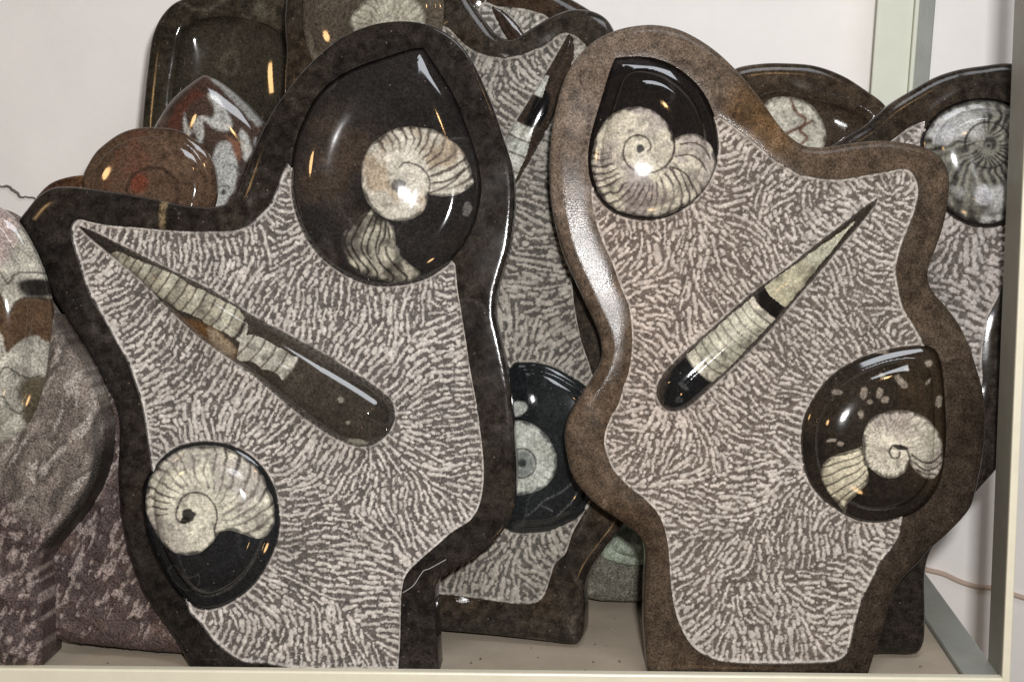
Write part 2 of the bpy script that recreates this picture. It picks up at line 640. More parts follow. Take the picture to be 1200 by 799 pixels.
def plain(name, col, rough=0.5, amt=0.1, scale=60.0, bump=0.0, col2=None, bscale=400.0, stretch=None):
    m = bpy.data.materials.new(name)
    m.use_nodes = True
    nt = m.node_tree
    b = nt.nodes['Principled BSDF']
    tc = nt.nodes.new('ShaderNodeTexCoord')
    mp = nt.nodes.new('ShaderNodeMapping')
    if stretch:
        mp.inputs['Scale'].default_value = stretch
    nt.links.new(tc.outputs['Object'], mp.inputs['Vector'])
    n = nt.nodes.new('ShaderNodeTexNoise')
    n.inputs['Scale'].default_value = scale
    n.inputs['Detail'].default_value = 7
    n.inputs['Roughness'].default_value = 0.62
    nt.links.new(mp.outputs[0], n.inputs['Vector'])
    cr = nt.nodes.new('ShaderNodeValToRGB')
    c = np.asarray(col)
    c2 = c * (1 - amt) if col2 is None else np.asarray(col2)
    cr.color_ramp.elements[0].position, cr.color_ramp.elements[1].position = 0.33, 0.62
    cr.color_ramp.elements[0].color = (*c2, 1)
    cr.color_ramp.elements[1].color = (*c, 1)
    nt.links.new(n.outputs['Fac'], cr.inputs[0])
    nt.links.new(cr.outputs[0], b.inputs['Base Color'])
    b.inputs['Roughness'].default_value = rough
    if bump:
        n3 = nt.nodes.new('ShaderNodeTexNoise')
        n3.inputs['Scale'].default_value = bscale
        n3.inputs['Detail'].default_value = 3
        nt.links.new(tc.outputs['Object'], n3.inputs['Vector'])
        bp = nt.nodes.new('ShaderNodeBump')
        bp.inputs['Strength'].default_value = bump
        bp.inputs['Distance'].default_value = 0.002
        nt.links.new(n3.outputs['Fac'], bp.inputs['Height'])
        nt.links.new(bp.outputs[0], b.inputs['Normal'])
    return m


M_WALL = plain('painted_wall', lin((249, 245, 241)), 0.7, 0.08, 9, 0.1, bscale=160)
M_FLOOR = plain('shelf_board', lin((180, 167, 149)), 0.6, 0.16, 22, 0.15, bscale=700, stretch=(1, 1.6, 1))
M_CREAM = plain('cream_enamel', lin((236, 230, 208)), 0.35, 0.06, 70, 0.05)
M_GREYP = plain('grey_green_enamel', lin((152, 155, 147)), 0.4, 0.14, 60, 0.08)
M_POST = plain('pale_green_enamel', lin((222, 224, 208)), 0.35, 0.04, 50)
M_POST_SHADED = plain('shaded_enamel', lin((140, 137, 125)), 0.45, 0.12, 60, 0.08)  # side flange of the post: grazing-light shade put into the colour
M_CABLE = plain('brown_cable', lin((200, 178, 162)), 0.45, 0.1, 50)
M_CRACK = plain('plaster_crack', lin((120, 112, 108)), 0.9, 0.3, 200)

# ------------------------------------------------------------------ setting
def box_verts(x0, x1, y0, y1, z0, z1):
    return [(x0, y0, z0), (x1, y0, z0), (x1, y1, z0), (x0, y1, z0), (x0, y0, z1), (x1, y0, z1), (x1, y1, z1), (x0, y1, z1)]


BF = [(0, 3, 2, 1), (4, 5, 6, 7), (0, 1, 5, 4), (1, 2, 6, 5), (2, 3, 7, 6), (3, 0, 4, 7)]


def bevel(o, w, seg=2):
    m = o.modifiers.new('bevel', 'BEVEL')
    m.width, m.segments = w, seg
    return o


def slab_box(name, x0, x1, y0, y1, z0, z1, mat, parent=None, bv=0.0008, **kw):
    c = np.array([(x0 + x1) / 2, (y0 + y1) / 2, z0])
    o = mesh_obj(name, np.array(box_verts(x0, x1, y0, y1, z0, z1)) - c, BF, mat, parent, smooth=False, **kw)
    o.location = c
    return bevel(o, bv)


WALL_Y = 0.30
RX = floor_pt(1126, 791)[0]                   # inner side of the right rail
# wall: a gently uneven sheet
nx_, nz_ = 80, 50
xs_ = np.linspace(-1.6, 1.6, nx_)
zs_ = np.linspace(-0.8, 1.4, nz_)
XX, ZZ = np.meshgrid(xs_, zs_)
wy = WALL_Y + (fbm(XX * 100, ZZ * 100, 60, 4, 3) - 0.5) * 0.006
WV = np.stack([XX.ravel(), wy.ravel(), ZZ.ravel()], 1)
ii = np.arange(nx_ * nz_).reshape(nz_, nx_)
WF = np.stack([ii[:-1, :-1].ravel(), ii[:-1, 1:].ravel(), ii[1:, 1:].ravel(), ii[1:, :-1].ravel()], 1)
wall = mesh_obj('wall', WV, WF, M_WALL, kind='structure')


def tube(name, pts, r, mat, parent=None, seg=8, **kw):
    P = np.array(pts, float)
    t = np.gradient(P, axis=0)
    t /= np.linalg.norm(t, axis=1)[:, None]
    a = np.cross(t, np.array([0, 1.0, 0.05]))
    a /= np.linalg.norm(a, axis=1)[:, None]
    b = np.cross(t, a)
    r = np.broadcast_to(np.asarray(r, float), (len(P),))
    V = []
    for k in range(seg):
        w = 2 * math.pi * k / seg
        V.append(P + (a * math.cos(w) + b * math.sin(w)) * r[:, None])
    V = np.stack(V, 1).reshape(-1, 3)
    F = []
    for i in range(len(P) - 1):
        for k in range(seg):
            F.append((i * seg + k, i * seg + (k + 1) % seg, (i + 1) * seg + (k + 1) % seg, (i + 1) * seg + k))
    F.append(tuple(range(seg))[::-1])
    F.append(tuple((len(P) - 1) * seg + k for k in range(seg)))
    o = V[0].copy()
    ob = mesh_obj(name, V - o, F, mat, parent, **kw)
    ob.location = o
    return ob


def on_wall(px, py, off=0.0):
    return hit(np.array(px, float), np.array(py, float), np.array([0, WALL_Y - off, 0]), np.array([0, -1.0, 0]))


def open_curve(pts, n=40):
    P = np.array(pts, float)
    t = np.linspace(0, len(P) - 1, n)
    i = np.minimum(t.astype(int), len(P) - 2)
    f = (t - i)[:, None]
    g = lambda k: P[np.clip(k, 0, len(P) - 1)]
    p0, p1, p2, p3 = g(i - 1), g(i), g(i + 1), g(i + 2)
    return 0.5 * (2 * p1 + (p2 - p0) * f + (2 * p0 - 5 * p1 + 4 * p2 - p3) * f ** 2 + (3 * p1 - p0 - 3 * p2 + p3) * f ** 3)


def crack(pts, r, seed):
    c = open_curve(pts, 46)
    c = c + (np.stack([vnoise(c[:, 0], c[:, 1], 3, seed), vnoise(c[:, 0], c[:, 1], 3, seed + 1)], 1) - 0.5) * 3.5
    rr = r * (0.4 + 0.9 * vnoise(c[:, 0], c[:, 1], 7, seed + 2))
    tube('plaster_crack', on_wall(c[:, 0], c[:, 1], 0.0005), rr, M_CRACK, wall, 5)


crack([(-8, 217), (8, 219), (18, 225), (26, 231), (40, 233), (60, 240)], 0.0009, 1)
crack([(1090, 672), (1105, 680), (1125, 690), (1132, 698), (1150, 700), (1166, 703)], 0.0006, 4)
crack([(1105, 725), (1120, 738), (1135, 742), (1150, 748), (1165, 756)], 0.0008, 7)
crack([(1188, 752), (1200, 766), (1215, 770)], 0.0006, 9)
c = open_curve([(1070, 662), (1085, 667), (1105, 672), (1125, 681), (1145, 687), (1165, 689), (1190, 697), (1225, 706), (1280, 712)], 60)
tube('cable', on_wall(c[:, 0], c[:, 1], 0.003), 0.0021, M_CABLE, None, 10, label='thin brown cable running along the cracked wall behind the rail', cat='cable')

LEFT = -0.62
sh = bpy.data.objects.new('shelf', None)
link(sh, None, None, 'cream painted angle iron shelf with a pale board, holding the fossil plaques', 'shelf')
sh.location = (0, 0, -0.03)


def sbox(name, x0, x1, y0, y1, z0, z1, mat, bv=0.0008):
    o = slab_box(name, x0, x1, y0, y1, z0, z1, mat, sh, bv)
    o.location = Vector(o.location) - Vector(sh.location)
    return o


sbox('shelf_board', LEFT, RX - 0.0005, 0.004, 0.285, -0.016, 0.0, M_FLOOR, 0.0005)
sbox('front_rail', LEFT, RX + 0.0245, -0.0035, 0.0035, -0.045, 0.0045, M_CREAM, 0.0012)
sbox('side_rail', RX, RX + 0.0215, 0.0040, 0.285, -0.004, 0.003, M_GREYP, 0.0006)
# right front post: flange running back into the shelf, a narrow front edge
pb = hit(np.array([1173.0]), np.array([790.0]), np.array([0, 0.0, 0]), np.array([0, -1.0, 0]))[0]
pt = hit(np.array([1206.0]), np.array([0.0]), np.array([0, 0.0, 0]), np.array([0, -1.0, 0]))[0]


def post(name, b, t, dx, dy, mat, y0):
    ext = (t - b) / (t[2] - b[2])
    lo, hi = b + ext * (-0.06 - b[2]), b + ext * (0.52 - b[2])
    V = []
    for p in (lo, hi):
        V += [(p[0], y0, p[2]), (p[0] + dx, y0, p[2]), (p[0] + dx, y0 + dy, p[2]), (p[0], y0 + dy, p[2])]
    V = np.array(V) - np.array(sh.location)
    o = mesh_obj(name, V, BF, mat, sh, smooth=False)
    return bevel(o, 0.0008)


post('front_post', pb, pt, 0.0040, 0.030, M_POST_SHADED, -0.001)
post('front_post_edge', pb + np.array([-0.0002, 0, 0]), pt + np.array([-0.0002, 0, 0]), 0.0048, 0.0028, M_CREAM, -0.0040)
# rear post, two faces
rb = hit(np.array([1021.0]), np.array([108.0]), np.array([0, 0.262, 0]), np.array([0, -1.0, 0]))[0]
rt = hit(np.array([1029.0]), np.array([0.0]), np.array([0, 0.262, 0]), np.array([0, -1.0, 0]))[0]
post('rear_post', rb, rt, 0.026, 0.003, M_POST, 0.262)
rb2, rt2 = rb + np.array([0.0262, 0, 0]), rt + np.array([0.0262, 0, 0])
post('rear_post', rb2, rt2, 0.003, 0.030, M_POST, 0.2585)
rb3, rt3 = rb + np.array([0.0294, 0, 0]), rt + np.array([0.0294, 0, 0])
post('rear_post', rb3, rt3, 0.012, 0.003, M_GREYP, 0.2625)

# ------------------------------------------------------------------ colour recipes
CREAM = lin((205, 200, 178))


def mixc(a, b, t):
    t = np.asarray(t)[..., None]
    return a * (1 - t) + b * t


def dark_stone(base, var=0.5, seed=0, warm=None, warmth=0.0):
    base = lin(base)
    wc = lin(warm) if warm is not None else base

    def f(x, y):
        n = fbm(x, y, 55, seed, 4)
        c = base[None, :] * (1 - var + 2 * var * n)[:, None]
        if warm is not None:
            c = mixc(c, wc[None, :] * (0.6 + 0.8 * fbm(x, y, 18, seed + 4, 3))[:, None], ss(0.48, 0.75, fbm(x, y, 90, seed + 7, 3)) * warmth)
        vein = ss(0.022, 0.0, np.abs(fbm(x, y, 120, seed + 13, 3) - 0.5)) * ss(0.45, 0.6, fbm(x, y, 60, seed + 17, 2))
        return mixc(c, base[None, :] * 3.0 + 0.02, vein * 0.35)
    return f


def blobs(colfn, spots, colour, soft=1.5):
    cc = lin(colour)

    def f(x, y):
        c = colfn(x, y)
        for (bx, by, rx, ry, a) in spots:
            ca, sa = math.cos(math.radians(a)), math.sin(math.radians(a))
            u, v = (x - bx) * ca + (y - by) * sa, -(x - bx) * sa + (y - by) * ca
            r = np.sqrt((u / rx) ** 2 + (v / ry) ** 2) + (vnoise(x, y, 4, int(bx)) - 0.5) * 0.5
            c = mixc(c, cc[None, :], ss(1.12, 0.85, r) * 0.95)
        return c
    return f


def polys(colfn, items):
    """flat coloured patches in the stone: items = [(outline, colour, softness)]"""
    it = [(spline(p, 3), lin(c), s) for p, c, s in items]

    def f(x, y):
        c = colfn(x, y)
        wx, wy = x + (vnoise(x, y, 9, 3) - 0.5) * 3, y + (vnoise(x, y, 9, 8) - 0.5) * 3
        for p, cc, s in it:
            c = mixc(c, cc[None, :] * (0.8 + 0.4 * fbm(x, y, 14, 5, 3))[:, None], ss(-s, s, sdf(p, wx, wy)))
        return c
    return f


def line_dark(phase, width):
    fr = np.abs((phase % 1.0) - 0.5) * 2        # 1 at the line
    return ss(1 - width, 1 - width * 0.25, fr)


def curves(colfn, lines, colour, w=1.0):
    """thin drawn lines (sutures, whorl seams)"""
    cc = lin(colour)
    L = [open_curve(l, 60) for l in lines]

    def f(x, y):
        c = colfn(x, y)
        for p in L:
            d = np.full(x.shape, 1e9)
            for (x0, y0), (x1, y1) in zip(p[:-1], p[1:]):
                ex, ey = x1 - x0, y1 - y0
                t = np.clip(((x - x0) * ex + (y - y0) * ey) / max(ex * ex + ey * ey, 1e-9), 0, 1)
                d = np.minimum(d, (x - x0 - t * ex) ** 2 + (y - y0 - t * ey) ** 2)
            d = np.sqrt(d) + (vnoise(x, y, 5, 31) - 0.5) * 0.5
            c = mixc(c, cc[None, :], ss(w * 1.35, w * 0.45, d) * 0.9)
        return c
    return f


def shell_col(base=(205, 200, 178), seed=0, blot=(150, 140, 132), blota=0.6, cx=0, cy=0, n=0, twist=0.0, R=80, width=0.3, lo=-9, hi=9, rmin=0, dark=(70, 62, 55), la=0.8, edge=None):
    """polished shell: cream calcite, clouded, with growth lines sweeping out from (cx, cy)"""
    b, bl, dk = lin(base), lin(blot), lin(dark)

    def f(x, y):
        c = b[None, :] * (0.62 + 0.70 * fbm(x, y, 24, seed, 5))[:, None]
        c = mixc(c, bl[None, :] * (0.8 + 0.4 * fbm(x, y, 12, seed + 5, 2))[:, None], ss(0.46, 0.66, fbm(x, y, 30, seed + 9, 4)) * blota)
        c = mixc(c, dk[None, :] * 1.3, ss(0.60, 0.74, fbm(x, y, 7, seed + 33, 3)) * 0.45)
        if n:
            wx, wy = x + (fbm(x, y, 22, seed + 2, 3) - 0.5) * 12, y + (fbm(x, y, 22, seed + 3, 3) - 0.5) * 12
            th, r = np.arctan2(wy - cy, wx - cx), np.hypot(wx - cx, wy - cy)
            ph = th * n / (2 * math.pi) + twist * (r / R) ** 1.7
            m = line_dark(ph, width) * ss(rmin, rmin + 6, r) * ss(lo, lo + 0.35, th) * ss(hi, hi - 0.35, th)
            m = m * np.clip(0.1 + 1.6 * fbm(x, y, 26, seed + 21, 3), 0, 1.1)
            c = mixc(c, dk[None, :], np.clip(m * la, 0, 1))
        return c
    return f


def fan_col(a0, a1, half0, half1, n, base=(170, 168, 150), dark=(48, 42, 38), wob=3.0, seed=0, width=0.34):
    """ribs of a cut shell that run from a0 to a1 and spread"""
    b, dk = lin(base), lin(dark)
    A, B = np.array(a0, float), np.array(a1, float)
    ax = (B - A) / np.linalg.norm(B - A)
    Ln = np.linalg.norm(B - A)

    def f(x, y):
        s = ((x - A[0]) * ax[0] + (y - A[1]) * ax[1]) / Ln
        q = -(x - A[0]) * ax[1] + (y - A[1]) * ax[0]
        hw = half0 + (half1 - half0) * np.clip(s, 0, 1.2)
        q = q + wob * np.sin(s * 9 + q * 0.06) * np.clip(s, 0, 1) ** 2 + (vnoise(x, y, 16, seed) - 0.5) * 4
        c = b[None, :] * (0.75 + 0.5 * fbm(x, y, 16, seed, 3))[:, None]
        return mixc(c, dk[None, :], line_dark(q / hw * n / 2.0 + 0.2, width) * 0.92)
    return f


def ortho(plane, parent, outline, A, B, chambers, matcol, septa_dark=(70, 62, 55), H=20, base=-9.0, sp=1.5, bulge=5.0, shape=None):
    """straight-shelled fossil: half-round dark stone with pale chambers along the axis A-B.
    chambers = [(s0, s1, colour)] in pixels along the axis; shape(s, q) -> True where shell is"""
    O = outline
    A, B = np.array(A, float), np.array(B, float)
    ax = (B - A) / np.linalg.norm(B - A)

    def sq(x, y):
        return (x - A[0]) * ax[0] + (y - A[1]) * ax[1], -(x - A[0]) * ax[1] + (y - A[1]) * ax[0]
    v, f = cdt([O], hexgrid(O, sp, 0.7))
    cx, cy = v[f].mean(1).T
    k = inside(O, cx, cy)
    f, cx, cy = f[k], cx[k], cy[k]
    d = dist(O, v[:, 0], v[:, 1])
    s, q = sq(v[:, 0], v[:, 1])
    t = np.clip(d / 21.0, 0, 1)
    t2 = d / np.maximum(d + np.abs(q) * 0.98, 1e-6)
    t = np.where(t2 < 1, np.minimum(t2, 1), 1)
    wid = np.clip((d + np.abs(q)) / 34.0, 0.22, 1)
    h = base + H * wid * np.sqrt(np.clip(1 - (1 - t) ** 2, 0, 1))
    P = plane.to3(v, h)
    fs, fq = sq(cx, cy)
    fs = fs + (vnoise(cx, cy, 12, 3) - 0.5) * 2.0
    hw = 26.0
    fsb = fs - bulge * (1 - np.clip(fq / hw, -1, 1) ** 2)
    shell = shape(fs, fq, cx, cy)
    cls = np.zeros(len(f), int)
    for i, ch in enumerate(chambers):
        cls[shell & (fsb >= ch[0]) & (fsb < ch[1])] = i + 1
    fm = f[cls == 0]
    be = boundary_edges(f)
    bu, binv = np.unique(be.ravel(), return_inverse=True)
    n = len(v)
    V = np.concatenate([P, plane.to3(v[bu], np.full(len(bu), -16.0)), P[bu]])
    col = matcol(v[:, 0], v[:, 1])
    C = np.concatenate([col, col[bu], col[bu]])
    be2 = binv.reshape(be.shape)
    m_ = n + len(bu)
    F = [list(z) for z in fm] + [[m_ + b[1], m_ + b[0], n + b[0], n + b[1]] for b in be2]
    flat = np.unique(np.array([i for z in F for i in z]))
    mp = -np.ones(len(V), int)
    mp[flat] = np.arange(len(flat))
    root = mesh_obj('orthoceras', V[flat], [[mp[i] for i in z] for z in F], M_POLISH, parent, C[flat])
    sd = lin(septa_dark)
    for i, ch in enumerate(chambers):
        fi = f[cls == i + 1]
        if len(fi) < 4:
            continue
        u, fi = sub(None, fi)
        x, y = v[u, 0], v[u, 1]
        ss_, qq = sq(x, y)
        b_ = ss_ - bulge * (1 - np.clip(qq / hw, -1, 1) ** 2)
        c = lin(ch[2])[None, :] * (0.6 + 0.8 * fbm(x, y, 14, 3, 5))[:, None]
        e = np.minimum(b_ - ch[0], ch[1] - b_) + (vnoise(x, y, 4, 2) - 0.5) * 0.8
        c = mixc(c, sd[None, :], ss(1.7, 0.5, e) * (0.85 if len(ch) < 4 else ch[3]))
        c = mixc(c, sd[None, :], ss(0.54, 0.70, fbm(x, y, 13, 9, 4)) * 0.55)
        mesh_obj('chamber', P[u], fi, M_SHELL, root, c)
    return root


# ------------------------------------------------------------------ plaque with the big black goniatite
def plaque_big():
    pl = Plane(380, 778, 10, 2.0, 0.026)
    t = thing('fossil_plaque', pl, 'near-black edged plaque with large black domed goniatite at its top and a stout two-piece orthoceras', 'fossil plaque', 'fossil plaques standing on the shelf')
    outer = [(222, 790, 1), (210, 762), (195, 739), (175, 711), (160, 684), (147, 646), (140, 611), (137, 580), (136, 555), (137, 525), (137, 492), (130, 468), (119, 446), (107, 422), (92, 397), (75, 372), (58, 345), (47, 312), (36, 287), (24, 270), (19, 259), (29, 244), (42, 229), (57, 220), (75, 218), (100, 220), (130, 224), (160, 229), (190, 235), (215, 240), (240, 242), (257, 240), (268, 235), (276, 225), (284, 205), (293, 180), (304, 155), (318, 129), (335, 105), (355, 81), (378, 59), (400, 43), (425, 32), (450, 26), (480, 25), (505, 30), (525, 40), (541, 54), (555, 75), (566, 98), (577, 125), (587, 155), (596, 182), (601, 208), (602, 235), (600, 262), (596, 290), (588, 318), (581, 345), (580, 370), (586, 398), (594, 435), (599, 470), (602, 512), (605, 550), (603, 583), (599, 604), (590, 621), (575, 637), (550, 656), (525, 671), (513, 681), (509, 696), (510, 720), (512, 750), (514, 790, 1)]
    ground = spline([(83, 267), (87, 259), (95, 257), (107, 260), (130, 264), (155, 266), (190, 269), (220, 271), (250, 271), (275, 270), (290, 264), (305, 251), (316, 239), (324, 221), (331, 202), (337, 190, 1), (370, 225), (480, 250), (534, 310, 1), (536, 335), (540, 360), (546, 398), (552, 437), (559, 475), (564, 512), (567, 545), (566, 572), (560, 596), (550, 610), (530, 623), (515, 636), (492, 656), (476, 673), (471, 691), (470, 711), (469, 749), (467, 784, 1), (400, 785), (340, 783), (312, 778), (287, 776), (272, 769), (250, 751), (235, 731), (222, 718, 1), (200, 640), (176, 541, 1), (172, 512), (166, 475), (160, 455), (154, 437), (147, 420), (135, 399), (120, 372), (105, 347), (96, 322), (90, 302), (84, 282)], 2.5)
    g1 = spline([(496, 56, 1), (512, 80), (532, 112), (546, 147), (559, 185), (564, 215), (562, 240), (556, 263), (545, 285), (530, 304), (515, 317), (495, 328), (470, 334), (440, 335), (415, 328), (392, 315), (370, 296), (353, 270), (343, 242), (340, 215), (344, 175), (355, 142), (375, 108), (400, 88), (425, 76), (455, 66), (480, 58)], 2.5)
    g2 = spline([(167, 570), (175, 553), (188, 536), (205, 524), (228, 518), (250, 518), (272, 523), (293, 535), (310, 553), (321, 575), (326, 600), (326, 620), (322, 640), (312, 663), (298, 684), (280, 700), (258, 712), (238, 716), (224, 712), (210, 698), (196, 680), (182, 655), (173, 632), (168, 610), (166, 590)], 2.5)
    o1 = spline([(88, 263, 1), (110, 272), (150, 292), (200, 317), (250, 342), (295, 370), (350, 399), (400, 428), (440, 454), (457, 469), (462, 485), (458, 501), (448, 514), (432, 523), (415, 523), (392, 514), (350, 486), (290, 436), (240, 401), (200, 366), (160, 326), (125, 297), (100, 276)], 2.5)
    fcol0 = dark_stone((40, 36, 33), 0.45, 3, (50, 43, 36), 0.6)

    def fcol(x, y):
        c = fcol0(x, y)
        v = ss(4.5, 2.5, np.abs(x - 191 - (vnoise(x, y, 12, 2) - 0.5) * 4)) * ss(228, 234, y) * ss(275, 262, y)
        return mixc(c, lin((128, 112, 84))[None, :], v * 0.8)
    body('frame', pl, t, M_FRAME, outer, [ground, g1, g2], fcol, R=lambda x, y: 22 - 16 * ss(250, 480, x), drop=11, crown=0)
    chiselled('chiselled_ground', pl, t, M_GROUND, ground, [g1, g2, o1], lin((206, 199, 191)), lin((95, 88, 84)), seed=3, wob=0.34, L=5.5, wl=6.9, dots=0.2, rad=0.92)
    # big goniatite: a rounded rim, a crest, then a shallow trough round the raised shell
    def dish_dome(x, y, d, h):
        kd = [0, 3, 8, 16, 26, 30, 37, 45, 58, 66, 76, 90, 104, 140]
        ks = [3.0, 1.4, 0.75, 0.45, 0.26, 0.16, -0.14, -0.2, -0.06, 0.05, 0.22, 0.2, 0.0, 0.0]
        g_ = np.arange(0, 140, 0.5)
        return -8 + np.interp(d, g_, np.cumsum(np.interp(g_, kd, ks)) * 0.5)
    sh1 = spline([(425, 205), (427, 190), (436, 172), (452, 159), (470, 151), (490, 150), (512, 155), (532, 168), (546, 183), (553, 203), (555, 215), (546, 225), (532, 231), (512, 231), (503, 229, 1), (502, 240), (494, 252), (480, 259), (465, 260), (448, 254), (434, 241), (427, 224)], 2)
    tail = spline([(437, 246, 1), (428, 252), (415, 263), (405, 273), (402, 284), (405, 298), (409, 311), (425, 323), (446, 328), (469, 331), (490, 326), (493, 318), (480, 309), (470, 298), (465, 283), (463, 265, 1), (452, 258)], 2)
    c1 = shell_col((197, 191, 177), 4, (150, 130, 105), 0.7, 468, 212, 34, 2.2, 85, 0.5, -2.3, 0.4, 34, (92, 82, 74), 0.95)
    c1 = curves(c1, [[(503, 229), (505, 215), (500, 203), (490, 195), (476, 192), (470, 198)], [(503, 228), (520, 222), (535, 212), (545, 198)]], (70, 62, 56), 1.2)
    c1 = blobs(c1, [(469, 219, 8, 8, 0)], (96, 92, 88))
    def c2b(x, y):
        c = lin((176, 170, 154))[None, :] * (0.55 + 0.9 * fbm(x, y, 14, 2, 4))[:, None]
        c = mixc(c, lin((60, 56, 50))[None, :], ss(0.48, 0.66, fbm(x, y, 18, 6, 3)) * 0.65)
        return mixc(c, lin((36, 33, 32))[None, :], ss(0.35, 0.75, fbm(x, y, 12, 16, 3) + ss(432, 400, x) * 0.35 + ss(310, 330, y) * 0.15) * 0.75)
    tl = [[(375, 440), (330, 500), (300, 550), (290, 590), (310, 640), (345, 690), (350, 720)], [(395, 450), (360, 500), (330, 560), (320, 600), (350, 660), (390, 710), (380, 735)], [(415, 470), (390, 520), (370, 570), (365, 620), (395, 670), (430, 720), (425, 750)], [(430, 480), (415, 530), (395, 580), (390, 630), (405, 660)], [(450, 490), (445, 540), (430, 590), (430, 640), (455, 690), (500, 735), (495, 760)], [(470, 500), (465, 560), (445, 600), (440, 640)], [(480, 520), (488, 570)], [(470, 610), (480, 650), (520, 700), (560, 740), (552, 760)], [(280, 560), (270, 600), (290, 660), (330, 710)]]
    c2 = curves(c2b, [[(330 + x / 3.804, 130 + y / 3.804) for x, y in l] for l in tl], (34, 30, 27), 1.35)
    mc = dark_stone((38, 35, 34), 0.6, 11, (60, 50, 42), 1.0)  # near-black stone, browned to stand in for warm reflections in the dish
    mc = blobs(mc, [(548, 245, 5, 8, 10), (467, 295, 4, 6, 0)], (98, 94, 90))
    fossil('goniatite', pl, t, M_POLISH, g1, mc, [('shell', sh1, c1, M_SHELL), ('shell', tail, c2, M_SHELL)], w=32, hb=17, hc=24, base=-8, hfn=dish_dome)
    # small goniatite
    s2 = spline([(169, 590), (171, 572), (178, 555), (190, 540), (207, 528), (228, 522), (250, 522), (270, 527), (290, 538), (305, 555), (316, 577), (321, 598), (320, 614), (313, 627), (303, 629), (288, 623), (274, 619), (264, 621), (256, 630), (247, 640), (235, 646), (220, 648), (203, 643), (188, 632), (177, 616), (170, 602)], 2)
    k2 = shell_col((210, 205, 187), 7, (150, 142, 140), 0.55, 232, 603, 30, 2.4, 80, 0.42, -3.6, 0.5, 30, (84, 76, 72), 0.9)
    k2 = curves(k2, [[(213, 592), (220, 580), (232, 575), (247, 579), (257, 592), (259, 606), (256, 618), (258, 628)], [(213, 592), (211, 603), (217, 610), (226, 609)]], (58, 50, 48), 1.3)
    k2 = blobs(k2, [(226, 601, 7.5, 7.5, 0), (221, 607, 5, 4, -30)], (24, 22, 22))
    m2 = dark_stone((30, 30, 31), 0.5, 14)
    m2 = curves(m2, [[(196, 668), (202, 662), (210, 663), (214, 672), (225, 675), (237, 671), (236, 682), (226, 690), (214, 690), (203, 680), (196, 668)]], (66, 64, 62), 0.8)
    fossil('goniatite', pl, t, M_POLISH, g2, m2, [('shell', s2, k2, M_SHELL)], w=26, hb=13, hc=16, base=-9)
    # orthoceras
    ch = []
    s0 = 46.0
    for i in range(15):
        wd = 9.6 + i * 0.33
        ch.append((s0, s0 + wd, [(170, 164, 146), (182, 178, 160), (160, 154, 138)][i % 3]))
        s0 += wd
    e0 = s0
    s0 += 3
    for i in range(5):
        ch.append((s0, s0 + 15, (176, 172, 160)))
        s0 += 15

    up1 = spline([(129, 297), (138, 296), (150, 300), (175, 309), (200, 320), (225, 334), (250, 346), (275, 360), (288, 372), (293, 386), (286, 401), (270, 392), (250, 381), (237, 374), (212, 362), (190, 349), (172, 337), (155, 323), (138, 308)], 2)

    up2 = spline([(292, 393), (306, 396), (330, 407), (355, 420), (367, 424), (354, 432), (350, 444), (347, 453), (335, 447), (325, 437), (310, 430), (294, 424), (280, 422), (284, 408)], 2)

    def shape(s, q, x, y):
        n_ = (vnoise(x, y, 9, 5) - 0.5) * 3
        a = sdf(up1, x, y + n_) > 0
        b = sdf(up2, x + n_ * 1.6, y - n_) > 0
        return a | b
    mo = dark_stone((62, 56, 49), 0.5, 21)
    mo = polys(mo, [([(185, 352), (215, 372), (245, 380), (272, 400), (280, 410), (274, 424), (255, 412), (225, 392)], (104, 76, 46), 4), ([(248, 384), (272, 400), (279, 412), (270, 418), (250, 402)], (150, 134, 112), 3), ([(88, 262), (150, 288), (130, 296), (100, 277)], (44, 39, 35), 3)])
    mo = blobs(mo, [(403, 468, 4, 4, 0), (420, 517, 12, 4, 5), (411, 494, 3, 2, 0)], (140, 136, 122))
    ortho(pl, t, o1, (88, 263), (446, 500), ch, mo, H=30, bulge=7, shape=shape)


